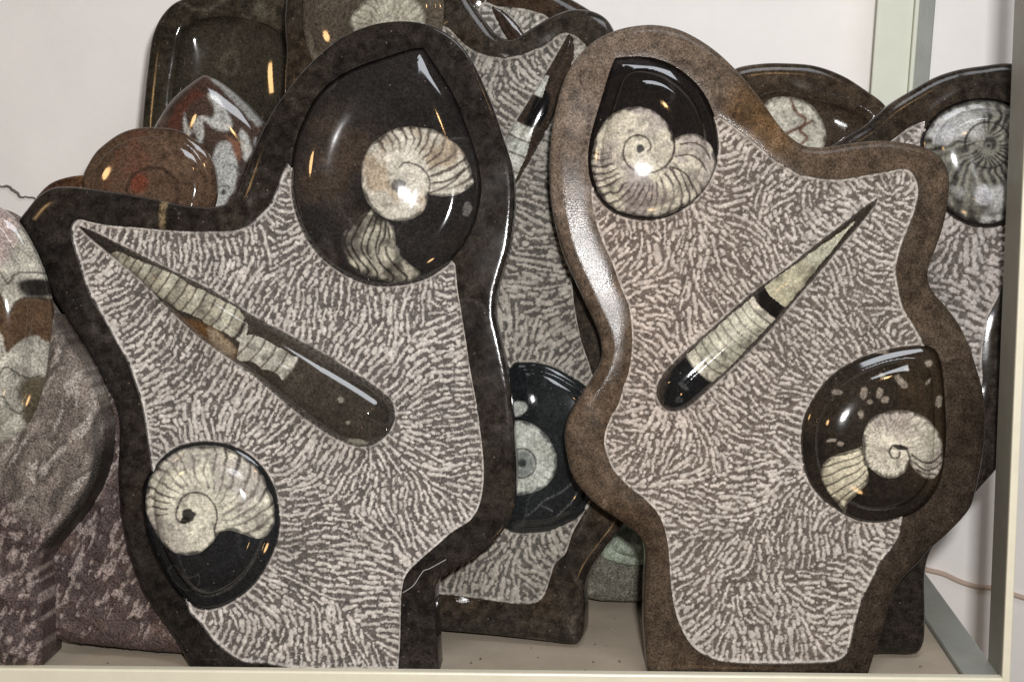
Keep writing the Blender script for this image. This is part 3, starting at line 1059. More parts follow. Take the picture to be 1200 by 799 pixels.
# ------------------------------------------------------------------ brown plaque
def plaque_brown():
    pl = Plane(890, 786, 10, 0, 0.024)
    t = thing('fossil_plaque', pl, 'brown edged plaque with a slim orthoceras between two goniatites on pecked stone', 'fossil plaque', 'fossil plaques standing on the shelf')
    outer = [(760, 794, 1), (757, 761), (755, 724), (756, 681), (757, 648), (750, 629), (730, 613), (705, 596), (687, 580), (672, 560), (665, 535), (662, 507), (668, 485), (681, 463), (697, 439), (706, 417), (705, 400), (700, 383), (687, 355), (674, 327), (660, 295), (650, 257), (645, 225), (644, 192), (647, 150), (657, 105), (670, 75), (695, 48), (720, 35), (745, 29), (770, 28), (795, 33), (820, 45), (845, 63), (870, 88), (895, 119), (915, 147), (928, 160), (942, 169), (960, 172), (980, 170), (1005, 166), (1035, 164), (1065, 167), (1090, 174), (1106, 186), (1114, 207), (1113, 235), (1107, 265), (1098, 292), (1090, 312), (1090, 330), (1097, 344), (1112, 361), (1125, 379), (1137, 403), (1146, 430), (1153, 455), (1157, 485), (1156, 515), (1152, 545), (1146, 573), (1138, 597), (1112, 626), (1092, 644), (1078, 660), (1060, 678), (1049, 694), (1042, 716), (1035, 741), (1027, 765), (1018, 794, 1)]
    ground = spline([(841, 135, 1), (860, 147), (885, 167), (905, 184), (925, 197), (938, 204), (962, 209), (987, 210), (1012, 206), (1040, 201), (1062, 198), (1072, 205), (1077, 222), (1074, 242), (1065, 267), (1056, 290), (1051, 315), (1054, 340), (1060, 362), (1072, 382), (1084, 403, 1), (1075, 470), (1057, 614, 1), (1052, 634), (1036, 654), (1025, 674), (1012, 701), (1005, 721), (999, 746), (994, 764), (984, 774), (962, 777), (900, 778), (865, 777), (842, 774), (820, 764), (807, 751), (796, 730), (790, 709), (786, 681), (784, 649), (780, 624), (772, 603), (757, 586), (737, 570), (720, 552), (711, 532), (708, 514), (715, 490), (725, 473), (731, 452), (737, 435), (741, 398), (737, 360), (727, 335), (717, 307), (705, 280), (695, 247), (693, 222, 1), (760, 170)], 2.5)
    g3 = spline([(721, 68, 1), (745, 66), (770, 69), (795, 80), (818, 100), (832, 122), (841, 150), (843, 175), (838, 200), (826, 222), (808, 240), (785, 253), (762, 258), (740, 256), (718, 248), (702, 233), (692, 212), (689, 190), (691, 165), (698, 138), (708, 105), (715, 82)], 2.5)
    g4 = spline([(1086, 405), (1070, 405), (1048, 408), (1025, 414), (1000, 424), (978, 438), (960, 458), (947, 480), (941, 500), (940, 522), (943, 547), (951, 568), (966, 586), (985, 600), (1006, 610), (1030, 613), (1055, 608), (1078, 597), (1093, 581), (1103, 560), (1108, 530), (1109, 500), (1107, 460), (1104, 430), (1098, 412)], 2.5)
    o2 = spline([(1031, 231, 1), (1014, 242), (990, 261), (960, 284), (920, 316), (880, 345), (840, 380), (810, 406), (785, 430), (773, 446), (770, 461), (775, 474), (786, 482), (799, 481), (813, 473), (840, 449), (870, 421), (900, 391), (935, 350), (965, 315), (990, 285), (1010, 262), (1026, 241)], 2.5)

    base = dark_stone((84, 71, 59), 0.35, 5, (66, 52, 40), 0.8)

    def fcol(x, y):
        c = base(x, y)
        # flash sheen painted in: paler, pinker upper left; the foot and right side darker
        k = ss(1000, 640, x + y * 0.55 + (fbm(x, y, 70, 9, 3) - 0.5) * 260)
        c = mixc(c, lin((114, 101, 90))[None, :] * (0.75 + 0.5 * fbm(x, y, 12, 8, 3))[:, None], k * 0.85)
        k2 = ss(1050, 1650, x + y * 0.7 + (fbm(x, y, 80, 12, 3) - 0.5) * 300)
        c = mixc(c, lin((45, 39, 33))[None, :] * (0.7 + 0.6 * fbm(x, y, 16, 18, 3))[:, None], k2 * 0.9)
        rust = ss(60, 20, np.hypot(x - 888, (y - 145) * 0.8))
        c = mixc(c, lin((96, 70, 40))[None, :] * (0.5 + fbm(x, y, 14, 28, 3))[:, None], rust * 0.6)
        return c
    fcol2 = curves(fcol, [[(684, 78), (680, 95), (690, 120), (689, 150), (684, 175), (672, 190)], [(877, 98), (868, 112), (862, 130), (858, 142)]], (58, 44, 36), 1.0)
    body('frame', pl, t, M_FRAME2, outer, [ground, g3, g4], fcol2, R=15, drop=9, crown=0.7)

    def tint(X, Y, col):
        k = ss(1000, 700, X) * ss(700, 400, Y)
        return col * (1 + np.array([0.05, -0.01, -0.04])[None, None, :] * k[..., None])
    chiselled('chiselled_ground', pl, t, M_GROUND, ground, [g3, g4, o2], lin((200, 192, 183)), lin((99, 90, 83)), seed=8, wob=0.6, L=3.8, wl=7.5, tint=tint, dots=0.6, rad=0.86)
    s3 = spline([(693, 190), (697, 165), (704, 149), (715, 137), (730, 130), (745, 128), (760, 131), (775, 141), (785, 155), (788, 166, 1), (796, 162), (807, 159), (819, 161), (830, 168), (837, 180), (839, 193), (834, 210), (823, 226), (807, 239), (786, 250), (763, 254), (741, 252), (721, 245), (706, 232), (697, 214)], 2)
    k3 = shell_col((200, 192, 173), 17, (152, 140, 138), 0.7, 752, 178, 40, -3.4, 80, 0.5, 0.3, 3.6, 36, (92, 82, 80), 1.0)
    sp_ = []
    for p in np.linspace(-20, 395, 26):
        rr = np.interp(p, [-20, 0, 90, 180, 270, 330, 360, 395], [9, 12, 15.5, 19, 27, 36, 39.5, 41])
        sp_.append((749 + rr * math.cos(math.radians(p)), 177 - rr * math.sin(math.radians(p))))
    k3 = curves(k3, [sp_, [(788, 166), (789, 176), (786, 188), (778, 199)], [(795, 172), (812, 170), (826, 176), (832, 186)], [(790, 186), (806, 184), (820, 190), (828, 200)], [(784, 198), (796, 202), (806, 210), (812, 222)]], (60, 50, 46), 1.15)
    k3 = blobs(k3, [(749, 177, 4.2, 4.6, 0)], (22, 20, 20))
    m3 = dark_stone((26, 22, 21), 0.4, 31)
    fossil('goniatite', pl, t, M_POLISH, g3, m3, [('shell', s3, k3, M_SHELL)], w=27, hb=15, hc=16, base=-8)
    s4 = spline([(1007, 520), (1010, 500), (1021, 487), (1038, 481), (1055, 480), (1075, 485), (1092, 497), (1102, 512), (1106, 530), (1105, 546), (1098, 558), (1086, 561), (1075, 556), (1066, 546), (1062, 540, 1), (1058, 550), (1048, 557), (1035, 558), (1022, 553), (1012, 543), (1008, 532)], 2)
    fan = spline([(1006, 521, 1), (990, 527), (974, 532), (964, 541), (961, 553), (966, 568), (975, 582), (986, 595), (992, 601, 1), (995, 588), (1004, 575), (1014, 562), (1013, 548)], 2)
    k4 = shell_col((204, 197, 179), 23, (150, 138, 134), 0.6, 1040, 525, 44, 1.0, 66, 0.4, -4, 4, 14, (110, 98, 90), 0.55)
    k4 = curves(k4, [[(1058, 550), (1062, 536), (1058, 526), (1050, 521), (1042, 521), (1038, 528), (1042, 535), (1049, 534), (1050, 528)], [(1065, 532), (1078, 540), (1092, 541), (1104, 532)], [(1067, 540), (1080, 549), (1094, 549), (1104, 542)], [(1072, 549), (1084, 555), (1096, 555)]], (52, 42, 38), 1.2)
    k4 = blobs(k4, [(1052, 523, 8, 3, 12)], (34, 28, 26))
    kf = fan_col((1014, 540), (966, 568), 18, 36, 6, (200, 192, 168), (50, 42, 36), 1.0, 5, 0.3)
    m4 = dark_stone((40, 34, 28), 0.6, 41, (54, 43, 31), 0.8)
    m4 = blobs(m4, [(980, 459, 6, 3, 0), (1009, 460, 4, 8, 10), (1027, 460, 4, 6, 15), (1033, 467, 5, 4, -30), (1050, 444, 7, 4, 40), (1056, 450, 4, 4, 0), (1088, 426, 5, 4, 0), (1086, 447, 5, 2, -40), (1101, 470, 4, 8, 12), (1031, 440, 4, 3, 0), (1005, 484, 3, 5, 0), (981, 519, 4, 3, 0), (972, 515, 6, 2, -10), (1034, 412, 8, 3, 5), (1060, 432, 3, 2, 0), (1016, 470, 3, 3, 0)], (132, 122, 110))
    fossil('goniatite', pl, t, M_POLISH, g4, m4, [('shell', s4, k4, M_SHELL), ('shell', fan, kf, M_SHELL)], w=26, hb=14, hc=14, base=-8)
    ch = [(34, 108, (176, 174, 154), 0.0), (108, 166, (172, 166, 142), 0.0)]
    s0 = 192.0
    ch.append((183, s0, (196, 188, 172)))
    for i in range(8):
        ch.append((s0, s0 + 10.5, (184, 180, 162), 0.6))
        s0 += 10.5
    ch.append((s0, s0 + 14, (196, 190, 172)))

    def shape2(s, q, x, y):
        hwid = np.clip((s - 41) * 0.135, 0, 30)
        hwid = np.where(s > 170, np.clip(17.5 + (s - 170) * 0.05, 0, 22), np.minimum(hwid, 17.0)) + (vnoise(x, y, 8, 4) - 0.5) * 2
        return np.abs(q + 1.0) < hwid
    mo = dark_stone((54, 47, 41), 0.4, 51)
    mo = polys(mo, [([(890, 340), (905, 334), (915, 350), (913, 372), (898, 380), (886, 382), (888, 360)], (22, 19, 18), 2), ([(783, 440), (800, 420), (818, 416), (832, 426), (834, 445), (815, 468), (795, 482), (778, 474)], (24, 24, 25), 3)])
    mo = blobs(mo, [(800, 452, 7, 3, 40), (812, 440, 5, 3, -30), (795, 468, 4, 3, 0), (820, 430, 4, 2, 60)], (62, 62, 62))
    ortho(pl, t, o2, (1031, 231), (785, 463), ch, mo, H=28, bulge=7, shape=shape2)


# ------------------------------------------------------------------ grey plaque between the two
def plaque_grey():
    pl = Plane(600, 748, 10, 9, 0.024)
    t = thing('fossil_plaque', pl, 'grey pecked plaque wedged behind the two big plaques, with black goniatite disc near its foot', 'fossil plaque', 'fossil plaques standing on the shelf')
    outer = [(333, 60), (331, 20), (338, -20), (358, -55), (395, -80), (440, -88), (485, -75), (520, -48), (540, -18), (551, 2), (565, 22), (580, 39), (598, 45), (620, 33), (645, 18), (668, 10), (690, 11), (706, 18), (716, 30), (724, 55), (722, 100), (712, 150), (706, 200), (702, 250), (706, 300), (718, 350), (726, 400), (730, 450), (734, 520), (736, 570), (728, 614), (706, 645), (690, 668), (683, 690), (684, 720), (682, 745), (674, 755), (640, 752), (580, 745), (513, 739), (450, 733), (440, 700), (430, 650), (400, 600), (370, 560), (352, 500), (348, 430), (355, 350), (345, 280), (335, 200), (331, 120)]
    ground = spline([(520, 30), (545, 52), (562, 62), (587, 67), (612, 63), (635, 53), (661, 38), (684, 50), (692, 75), (690, 120), (684, 180), (680, 250), (670, 310), (672, 350), (680, 395), (692, 432), (702, 470), (708, 520), (704, 560), (683, 603, 1), (671, 624), (662, 649), (650, 661), (644, 679), (637, 698), (628, 706), (612, 708), (590, 706), (570, 703), (540, 699), (512, 696), (480, 690), (470, 640), (440, 580), (420, 500), (420, 400), (440, 300), (450, 200), (480, 100), (500, 40)], 2.5)
    g5 = spline([(600, 426), (612, 424), (630, 425), (650, 431), (670, 442), (688, 455), (699, 475), (705, 510), (703, 550), (693, 588), (678, 606), (662, 615), (645, 622), (622, 625), (600, 624), (580, 612), (568, 585), (565, 545), (570, 500), (582, 460)], 2.5)
    o3 = spline([(668, 33, 1), (655, 56), (640, 82), (624, 108), (607, 135), (590, 163), (565, 205), (560, 225), (570, 238), (585, 236), (604, 213), (625, 178), (648, 135), (660, 98), (672, 62)], 2.5)
    g7 = spline([(355, 40), (354, 0), (365, -35), (395, -58), (440, -65), (485, -52), (513, -20), (520, 10), (512, 45), (480, 70), (420, 85), (370, 75)], 2.5)
    fcol0 = dark_stone((50, 45, 39), 0.5, 61, (58, 48, 38), 0.9)
    body('frame', pl, t, M_FRAME, outer, [ground, g5, g7], fcol0, R=15, drop=10)
    chiselled('chiselled_ground', pl, t, M_GROUND, ground, [g5, o3], lin((172, 166, 156)), lin((84, 80, 75)), clip=(500, 20, 720, 730), seed=12, wob=0.4, L=6, wl=7.2, dots=0.2)
    s5 = spline([(575, 535), (583, 508), (600, 493), (622, 495), (640, 508), (650, 524), (654, 541), (648, 560), (636, 572), (620, 578), (600, 578), (583, 565)], 2)
    k5 = shell_col((186, 188, 179), 33, (150, 152, 140), 0.6, 613, 542, 30, 0.6, 45, 0.4, -4, 4, 16, (120, 122, 112), 0.5)
    k5 = curves(k5, [[(613 + 16 * math.cos(a), 542 + 17 * math.sin(a)) for a in np.linspace(-2.6, 3.2, 14)]], (40, 40, 40), 1.2)

    def k5b(x, y):
        c = k5(x, y)
        r = np.hypot(x - 613, y - 542)
        c = mixc(c, lin((120, 124, 120))[None, :] * (0.7 + 0.6 * vnoise(x, y, 5, 2))[:, None], ss(16, 13, r) * 0.9)
        return mixc(c, lin((38, 40, 40))[None, :], ss(6.5, 3.5, r) * 0.9)
    m5 = dark_stone((32, 34, 35), 0.6, 71)
    m5 = polys(m5, [([(600, 472), (617, 472), (619, 478), (612, 486), (601, 487)], (158, 160, 154), 1.2)])
    m5 = curves(m5, [[(676, 560), (660, 575), (640, 585), (628, 596), (618, 604)], [(690, 520), (672, 560)], [(652, 605), (668, 590), (684, 566)], [(632, 590), (648, 598)]], (86, 88, 88), 0.8)
    fossil('goniatite', pl, t, M_POLISH, g5, m5, [('shell', s5, k5b, M_SHELL)], w=18, hb=9, hc=7, base=-9, sp=1.8)
    s7 = spline([(412, 30), (420, 12), (435, 0), (455, -6), (478, -4), (494, 6), (500, 22), (496, 40), (470, 55), (430, 52)], 2)
    k7 = shell_col((184, 181, 163), 35, (130, 122, 110), 0.6, 455, 40, 30, 0.5, 50, 0.4, -3.2, 0, 5, (90, 82, 74), 0.8)
    fossil('goniatite', pl, t, M_POLISH, g7, dark_stone((78, 70, 60), 0.4, 75), [('shell', s7, k7, M_SHELL)], w=20, hb=7, hc=8, base=-5, sp=2.2)
    ch = [(58, 86, (184, 184, 174)), (122, 140, (190, 190, 178)), (140, 158, (180, 182, 172)), (158, 178, (188, 188, 178)), (178, 200, (182, 182, 172))]

    def shape3(s, q, x, y):
        return np.abs(q - 1.5) < np.clip((s - 50) * 0.17, 0, 18)
    mo = dark_stone((54, 45, 38), 0.4, 77)
    mo = polys(mo, [([(636, 104), (644, 112), (640, 135), (628, 150), (616, 146), (622, 122)], (16, 16, 17), 2)])
    ortho(pl, t, o3, (668, 33), (575, 232), ch, mo, H=17, bulge=3, shape=shape3)


# ------------------------------------------------------------------ plaque behind that one
def plaque_rear():
    pl = Plane(610, 722, 9, 6, 0.022)
    t = thing('fossil_plaque', pl, 'brown edged plaque almost hidden behind the grey pecked one, only its top edge showing', 'fossil plaque', 'fossil plaques standing on the shelf')
    outer = [(470, 40), (480, -30), (520, -60), (570, -55), (610, -35), (640, -18), (671, -1), (688, 9), (704, 20), (716, 40), (722, 90), (715, 200), (705, 300), (712, 420), (705, 560), (690, 620), (665, 690), (655, 725, 1), (520, 722, 1), (505, 600), (490, 400), (480, 200)]
    ground = spline([(540, 60), (555, 20), (566, 2), (582, 7), (598, 8), (614, 10), (630, 14), (642, 20), (655, 40), (668, 80), (660, 140), (560, 140)], 2.5)
    body('frame', pl, t, M_FRAME, outer, [ground], dark_stone((54, 44, 36), 0.4, 81, (62, 48, 36), 0.8), R=22, drop=12, sp=4.5)
    o = spline([(574, 4, 1), (583, 8), (596, 18), (610, 34), (625, 60), (640, 95), (625, 100), (605, 62), (590, 40), (578, 16)], 2.5)
    chiselled('chiselled_ground', pl, t, M_GROUND, ground, [o], lin((186, 182, 172)), lin((92, 88, 82)), clip=(555, 0, 665, 70), seed=14, wob=0.4, L=5, wl=7.4)
    ortho(pl, t, o, (574, 4), (634, 96), [(60, 80, (180, 178, 166)), (80, 100, (180, 178, 166))], dark_stone((58, 46, 38), 0.4, 83), H=14, bulge=2, shape=lambda s, q, x, y: np.abs(q) < 8)


# ------------------------------------------------------------------ plaque by the right post
def plaque_post():
    pl = Plane(1060, 767, 8.5, 0, 0.020)
    t = thing('fossil_plaque', pl, 'dark edged plaque with a grey swirled ammonite, standing against the right post', 'fossil plaque', 'fossil plaques standing on the shelf')
    outer = [(958, 200), (968, 178), (989, 162), (1016, 145), (1043, 122), (1070, 105), (1097, 90), (1124, 81), (1155, 76), (1185, 73), (1212, 80), (1236, 105), (1246, 150), (1244, 200), (1235, 260), (1215, 310), (1203, 360), (1198, 420), (1200, 480), (1192, 520), (1172, 548), (1140, 585), (1110, 625), (1093, 646), (1086, 672), (1086, 720), (1084, 754), (1076, 766), (1040, 767), (965, 767), (952, 700), (960, 600), (955, 500), (960, 400), (955, 300), (954, 240)]
    ground = spline([(1035, 172), (1050, 161), (1066, 149), (1083, 142, 1), (1084, 150), (1120, 190), (1190, 250, 1), (1192, 290), (1181, 325), (1170, 350), (1160, 370), (1155, 392), (1152, 420), (1151, 455), (1120, 520), (1060, 560), (1005, 560), (990, 400), (1000, 250), (1015, 195)], 2.5)
    g6 = spline([(1080, 165), (1087, 147), (1100, 132), (1120, 121), (1145, 115), (1172, 117), (1197, 128), (1215, 150), (1224, 185), (1218, 220), (1202, 248), (1180, 263), (1155, 267), (1130, 261), (1110, 247), (1094, 222), (1083, 195)], 2.5)
    body('frame', pl, t, M_FRAME, outer, [ground, g6], dark_stone((44, 39, 34), 0.5, 91, (54, 45, 36), 0.8), R=15, drop=10, sp=4)
    chiselled('chiselled_ground', pl, t, M_GROUND, ground, [g6], lin((188, 180, 174)), lin((94, 86, 80)), clip=(1030, 130, 1200, 560), seed=15, wob=0.35, L=5, wl=8)
    b = np.array([0])

    def k6(x, y):
        c = lin((128, 126, 116))[None, :] * (0.65 + 0.7 * fbm(x, y, 24, 55, 4))[:, None]
        wx, wy = x + (fbm(x, y, 26, 56, 3) - 0.5) * 22, y + (fbm(x, y, 26, 58, 3) - 0.5) * 22
        th, r = np.arctan2(wy - 173, wx - 1153), np.hypot(x - 1153, y - 173)
        ph = th * 26 / (2 * math.pi) + 1.1 * (r / 60) ** 1.6
        c = mixc(c, lin((46, 44, 42))[None, :], line_dark(ph, 0.85) * ss(9, 15, r) * np.clip(0.2 + 1.1 * fbm(x, y, 24, 60, 3), 0, 1))
        c = mixc(c, lin((188, 188, 186))[None, :], ss(0.60, 0.8, fbm(x, y, 40, 64, 3)) * 0.8)
        c = mixc(c, lin((30, 29, 28))[None, :], ss(10, 6, np.hypot(x - 1155, y - 170)) * 0.85)
        return mixc(c, lin((120, 118, 110))[None, :], ss(1.4, 0.6, np.abs(np.hypot(x - 1153, y - 173) - 3.5)) * 0.6)
    k6 = curves(k6, [[(1153 + 27 * math.cos(a), 172 + 27 * math.sin(a)) for a in np.linspace(-3.3, 2.3, 22)], [(1126, 190), (1120, 200), (1114, 210)]], (48, 46, 44), 1.3)
    k6 = blobs(k6, [(1105, 158, 9, 14, 35), (1148, 230, 10, 12, 0)], (176, 176, 178))
    inner = spline([(1083, 166), (1090, 149), (1102, 135), (1121, 124), (1145, 118), (1172, 120), (1195, 131), (1212, 152), (1220, 185), (1214, 218), (1200, 245), (1179, 258), (1155, 262), (1132, 257), (1113, 244), (1097, 221), (1086, 195)], 2)
    fossil('ammonite', pl, t, M_POLISH, g6, dark_stone((34, 31, 29), 0.4, 95), [('shell', inner, k6, M_SHELL)], w=24, hb=14, hc=14, base=-8)


# ------------------------------------------------------------------ hollowed dishes leaning at the back
def dish(bx, by, lean, turn, outer, rec, label, colfn, shells=None, depth=20):
    pl = Plane(bx, by, lean, turn, 0.026)
    t = thing('fossil_dish', pl, label, 'fossil dish', 'polished stone dishes leaning at the back')
    R_ = spline(rec, 3)
    body('frame', pl, t, M_FRAME, outer, [R_], colfn, R=15, drop=9, sp=4, inner_r=7)

    def bowl(x, y, d, h):
        return -2.0 - depth * np.sqrt(np.clip(1 - (1 - np.clip(d / 55.0, 0, 1)) ** 2, 0, 1))
    fossil('hollow', pl, t, M_POLISH, R_, colfn, shells or [], sp=2.2, skirt=-26, hfn=bowl)
    return t


def dishes():
    dish(270, 690, 8, 0, [(165, 148), (168, 111), (172, 74), (177, 42), (188, 18), (206, 1), (240, -8), (300, -12), (350, -10), (385, 10), (395, 60), (395, 300), (385, 500), (380, 690, 1), (190, 690, 1), (170, 500), (162, 300)],
         [(202, 112), (208, 70), (214, 38), (228, 25), (259, 19), (289, 22), (319, 32), (332, 48), (338, 90), (345, 200), (340, 380), (300, 420), (240, 415), (205, 380), (198, 250)],
         'dark olive stone dish with a glossy empty hollow behind the zigzag stone', dark_stone((54, 49, 40), 0.45, 101))
    sh = spline([(890, 140), (895, 122), (910, 113), (930, 113), (950, 121), (964, 136), (971, 155), (968, 172), (945, 190), (915, 190), (896, 170)], 2)
    kc = shell_col((192, 188, 173), 43, (150, 142, 130), 0.5)
    kc = curves(kc, [[(928, 116), (935, 130), (946, 139), (940, 152), (948, 160), (938, 170)], [(920, 158), (930, 152), (944, 146), (954, 140)]], (88, 52, 36), 2.0)
    dish(950, 735, 8.5, 0, [(838, 110), (850, 90), (864, 79), (890, 74), (915, 73), (955, 76), (989, 88), (1016, 105), (1038, 122), (1058, 155), (1070, 230), (1068, 350), (1050, 480), (1045, 600), (1040, 735, 1), (860, 735, 1), (850, 600), (840, 450), (832, 300), (830, 180)],
         [(870, 135), (885, 115), (912, 106), (949, 114), (985, 124), (1016, 139), (1030, 170), (1035, 260), (1030, 400), (990, 480), (910, 480), (875, 400), (865, 250)],
         'dark stone dish with a cracked cream goniatite, behind the brown edged plaque', dark_stone((60, 50, 40), 0.4, 111), [('shell', sh, kc, M_SHELL)], 14)


# ------------------------------------------------------------------ zigzag stone and round ammonite behind the big plaque
def back_stones():
    pl = Plane(245, 722, 8.5, 0, 0.028)
    t = thing('zigzag_stone', pl, 'pointed polished stone with white zigzag bands on red brown', 'polished stone')
    outer = [(166, 210), (170, 165), (178, 143), (199, 113), (220, 96), (238, 86), (250, 91), (262, 99), (289, 123), (307, 147), (325, 185), (330, 260), (325, 400), (320, 560), (315, 722, 1), (190, 722, 1), (180, 560), (170, 400), (164, 280)]
    base = dark_stone((66, 53, 46), 0.45, 121, (72, 50, 42), 0.6)
    wht, gry = (168, 167, 162), (138, 137, 133)
    cf = polys(base, [
        ([(196, 148), (204, 128), (220, 112), (232, 104), (240, 112), (226, 122), (214, 140), (210, 158)], (84, 52, 42), 3),
        ([(247, 91), (262, 97), (285, 118), (304, 142), (300, 148), (280, 126), (262, 107), (250, 98)], gry, 1.5),
        ([(244, 109), (256, 113), (265, 128), (272, 147), (268, 154), (254, 152), (245, 146), (240, 142), (241, 160), (237, 170), (231, 160), (230, 142), (238, 136), (250, 140), (254, 132)], wht, 1.5),
        ([(217, 133), (223, 148), (229, 157), (222, 160), (217, 154)], wht, 1.5),
        ([(253, 182), (259, 170), (268, 168), (276, 178), (281, 196), (279, 212), (270, 232), (262, 244), (250, 244), (254, 215)], wht, 1.5),
        ([(282, 152), (292, 162), (294, 180), (288, 190), (283, 170)], wht, 1.5),
        ([(266, 160), (280, 168), (284, 190), (278, 186), (272, 170)], (120, 84, 66), 2)])
    cf = curves(cf, [[(256, 208), (264, 196), (276, 196), (282, 206)], [(252, 232), (260, 220), (270, 220), (276, 228)]], (92, 88, 84), 0.8)
    cf = blobs(cf, [(264, 226, 3, 3, 0)], (60, 56, 52))

    def ridge(x, y, d):
        a = (x - 238) - (y - 86) * 0.12
        return 10 * np.exp(-(a / 40.0) ** 2)
    body('polished_body', pl, t, M_POLISH, outer, [], cf, R=46, drop=24, sp=2.6, extra=ridge)

    pl = Plane(170, 741, 8.5, 0, 0.026)
    t = thing('ammonite_stone', pl, 'round rusty brown ammonite on a brown stone base, behind the big black plaque', 'ammonite')
    disc = spline([(96, 206), (102, 192), (111, 178), (122, 168), (136, 158), (150, 152), (166, 149), (182, 149), (198, 150), (212, 154), (224, 161), (236, 171), (245, 184), (251, 200), (253, 222), (248, 246), (236, 270), (215, 290), (185, 300), (150, 298), (120, 280), (103, 255), (96, 230)], 2.5)
    outer = [(22, 270), (30, 248), (42, 229), (58, 214), (78, 207), (100, 205), (150, 215), (200, 225), (245, 240), (262, 300), (258, 480), (255, 741, 1), (80, 741, 1), (70, 600), (50, 420), (30, 320)]
    body('base', pl, t, M_FRAME, outer, [disc], dark_stone((74, 54, 42), 0.4, 131, (96, 66, 42), 0.7), R=14, drop=8, sp=4)

    def hc(x, y):
        c = lin((86, 68, 54))[None, :] * (0.6 + 0.8 * fbm(x, y, 22, 61, 4))[:, None]
        c = mixc(c, lin((98, 62, 48))[None, :], ss(0.5, 0.75, fbm(x, y, 30, 63, 3)) * 0.6)
        c = mixc(c, lin((112, 58, 42))[None, :], ss(14, 7, np.hypot(x - 166, y - 216)) * 0.8)
        c = mixc(c, lin((54, 40, 32))[None, :], ss(3, 1.2, np.abs(np.hypot((x - 182), (y - 226) * 1.05) - 28 - 3 * vnoise(x, y, 8, 3))) * 0.8)
        e = dist(disc, x, y)
        return mixc(c, lin((62, 46, 36))[None, :], ss(0.5, 0.8, fbm(x, y, 14, 66, 3)) * 0.5 + ss(7, 2, e) * 0.3)
    fossil('ammonite', pl, t, M_POLISH, disc, hc, [], w=20, hb=10, hc=9, base=-6, sp=2)

    # goniatite on a rough grey foot, seen between the plaques
    pl = Plane(740, 706, 6, 0, 0.03)
    t = thing('goniatite_stone', pl, 'pale green polished goniatite on a rough grey foot, low between two plaques', 'goniatite')
    dm = spline([(700, 640), (708, 612), (730, 594), (760, 586), (792, 592), (815, 612), (822, 636), (808, 654), (785, 661), (757, 663), (737, 663), (718, 659), (704, 652)], 2.5)
    outer = [(684, 692), (690, 668), (698, 645), (712, 612), (735, 590), (765, 582), (800, 590), (826, 615), (838, 655), (838, 695), (828, 707), (757, 706), (720, 706), (698, 704), (687, 700)]
    body('foot', pl, t, M_ROUGH, outer, [dm], dark_stone((98, 94, 82), 0.5, 141), R=12, drop=8, sp=3, extra=lambda x, y, d: (fbm(x, y, 14, 5, 3) - 0.5) * 6)
    fossil('goniatite', pl, t, M_POLISH, dm, dark_stone((168, 178, 160), 0.5, 143), [], w=22, hb=16, hc=14, base=-6, sp=2)


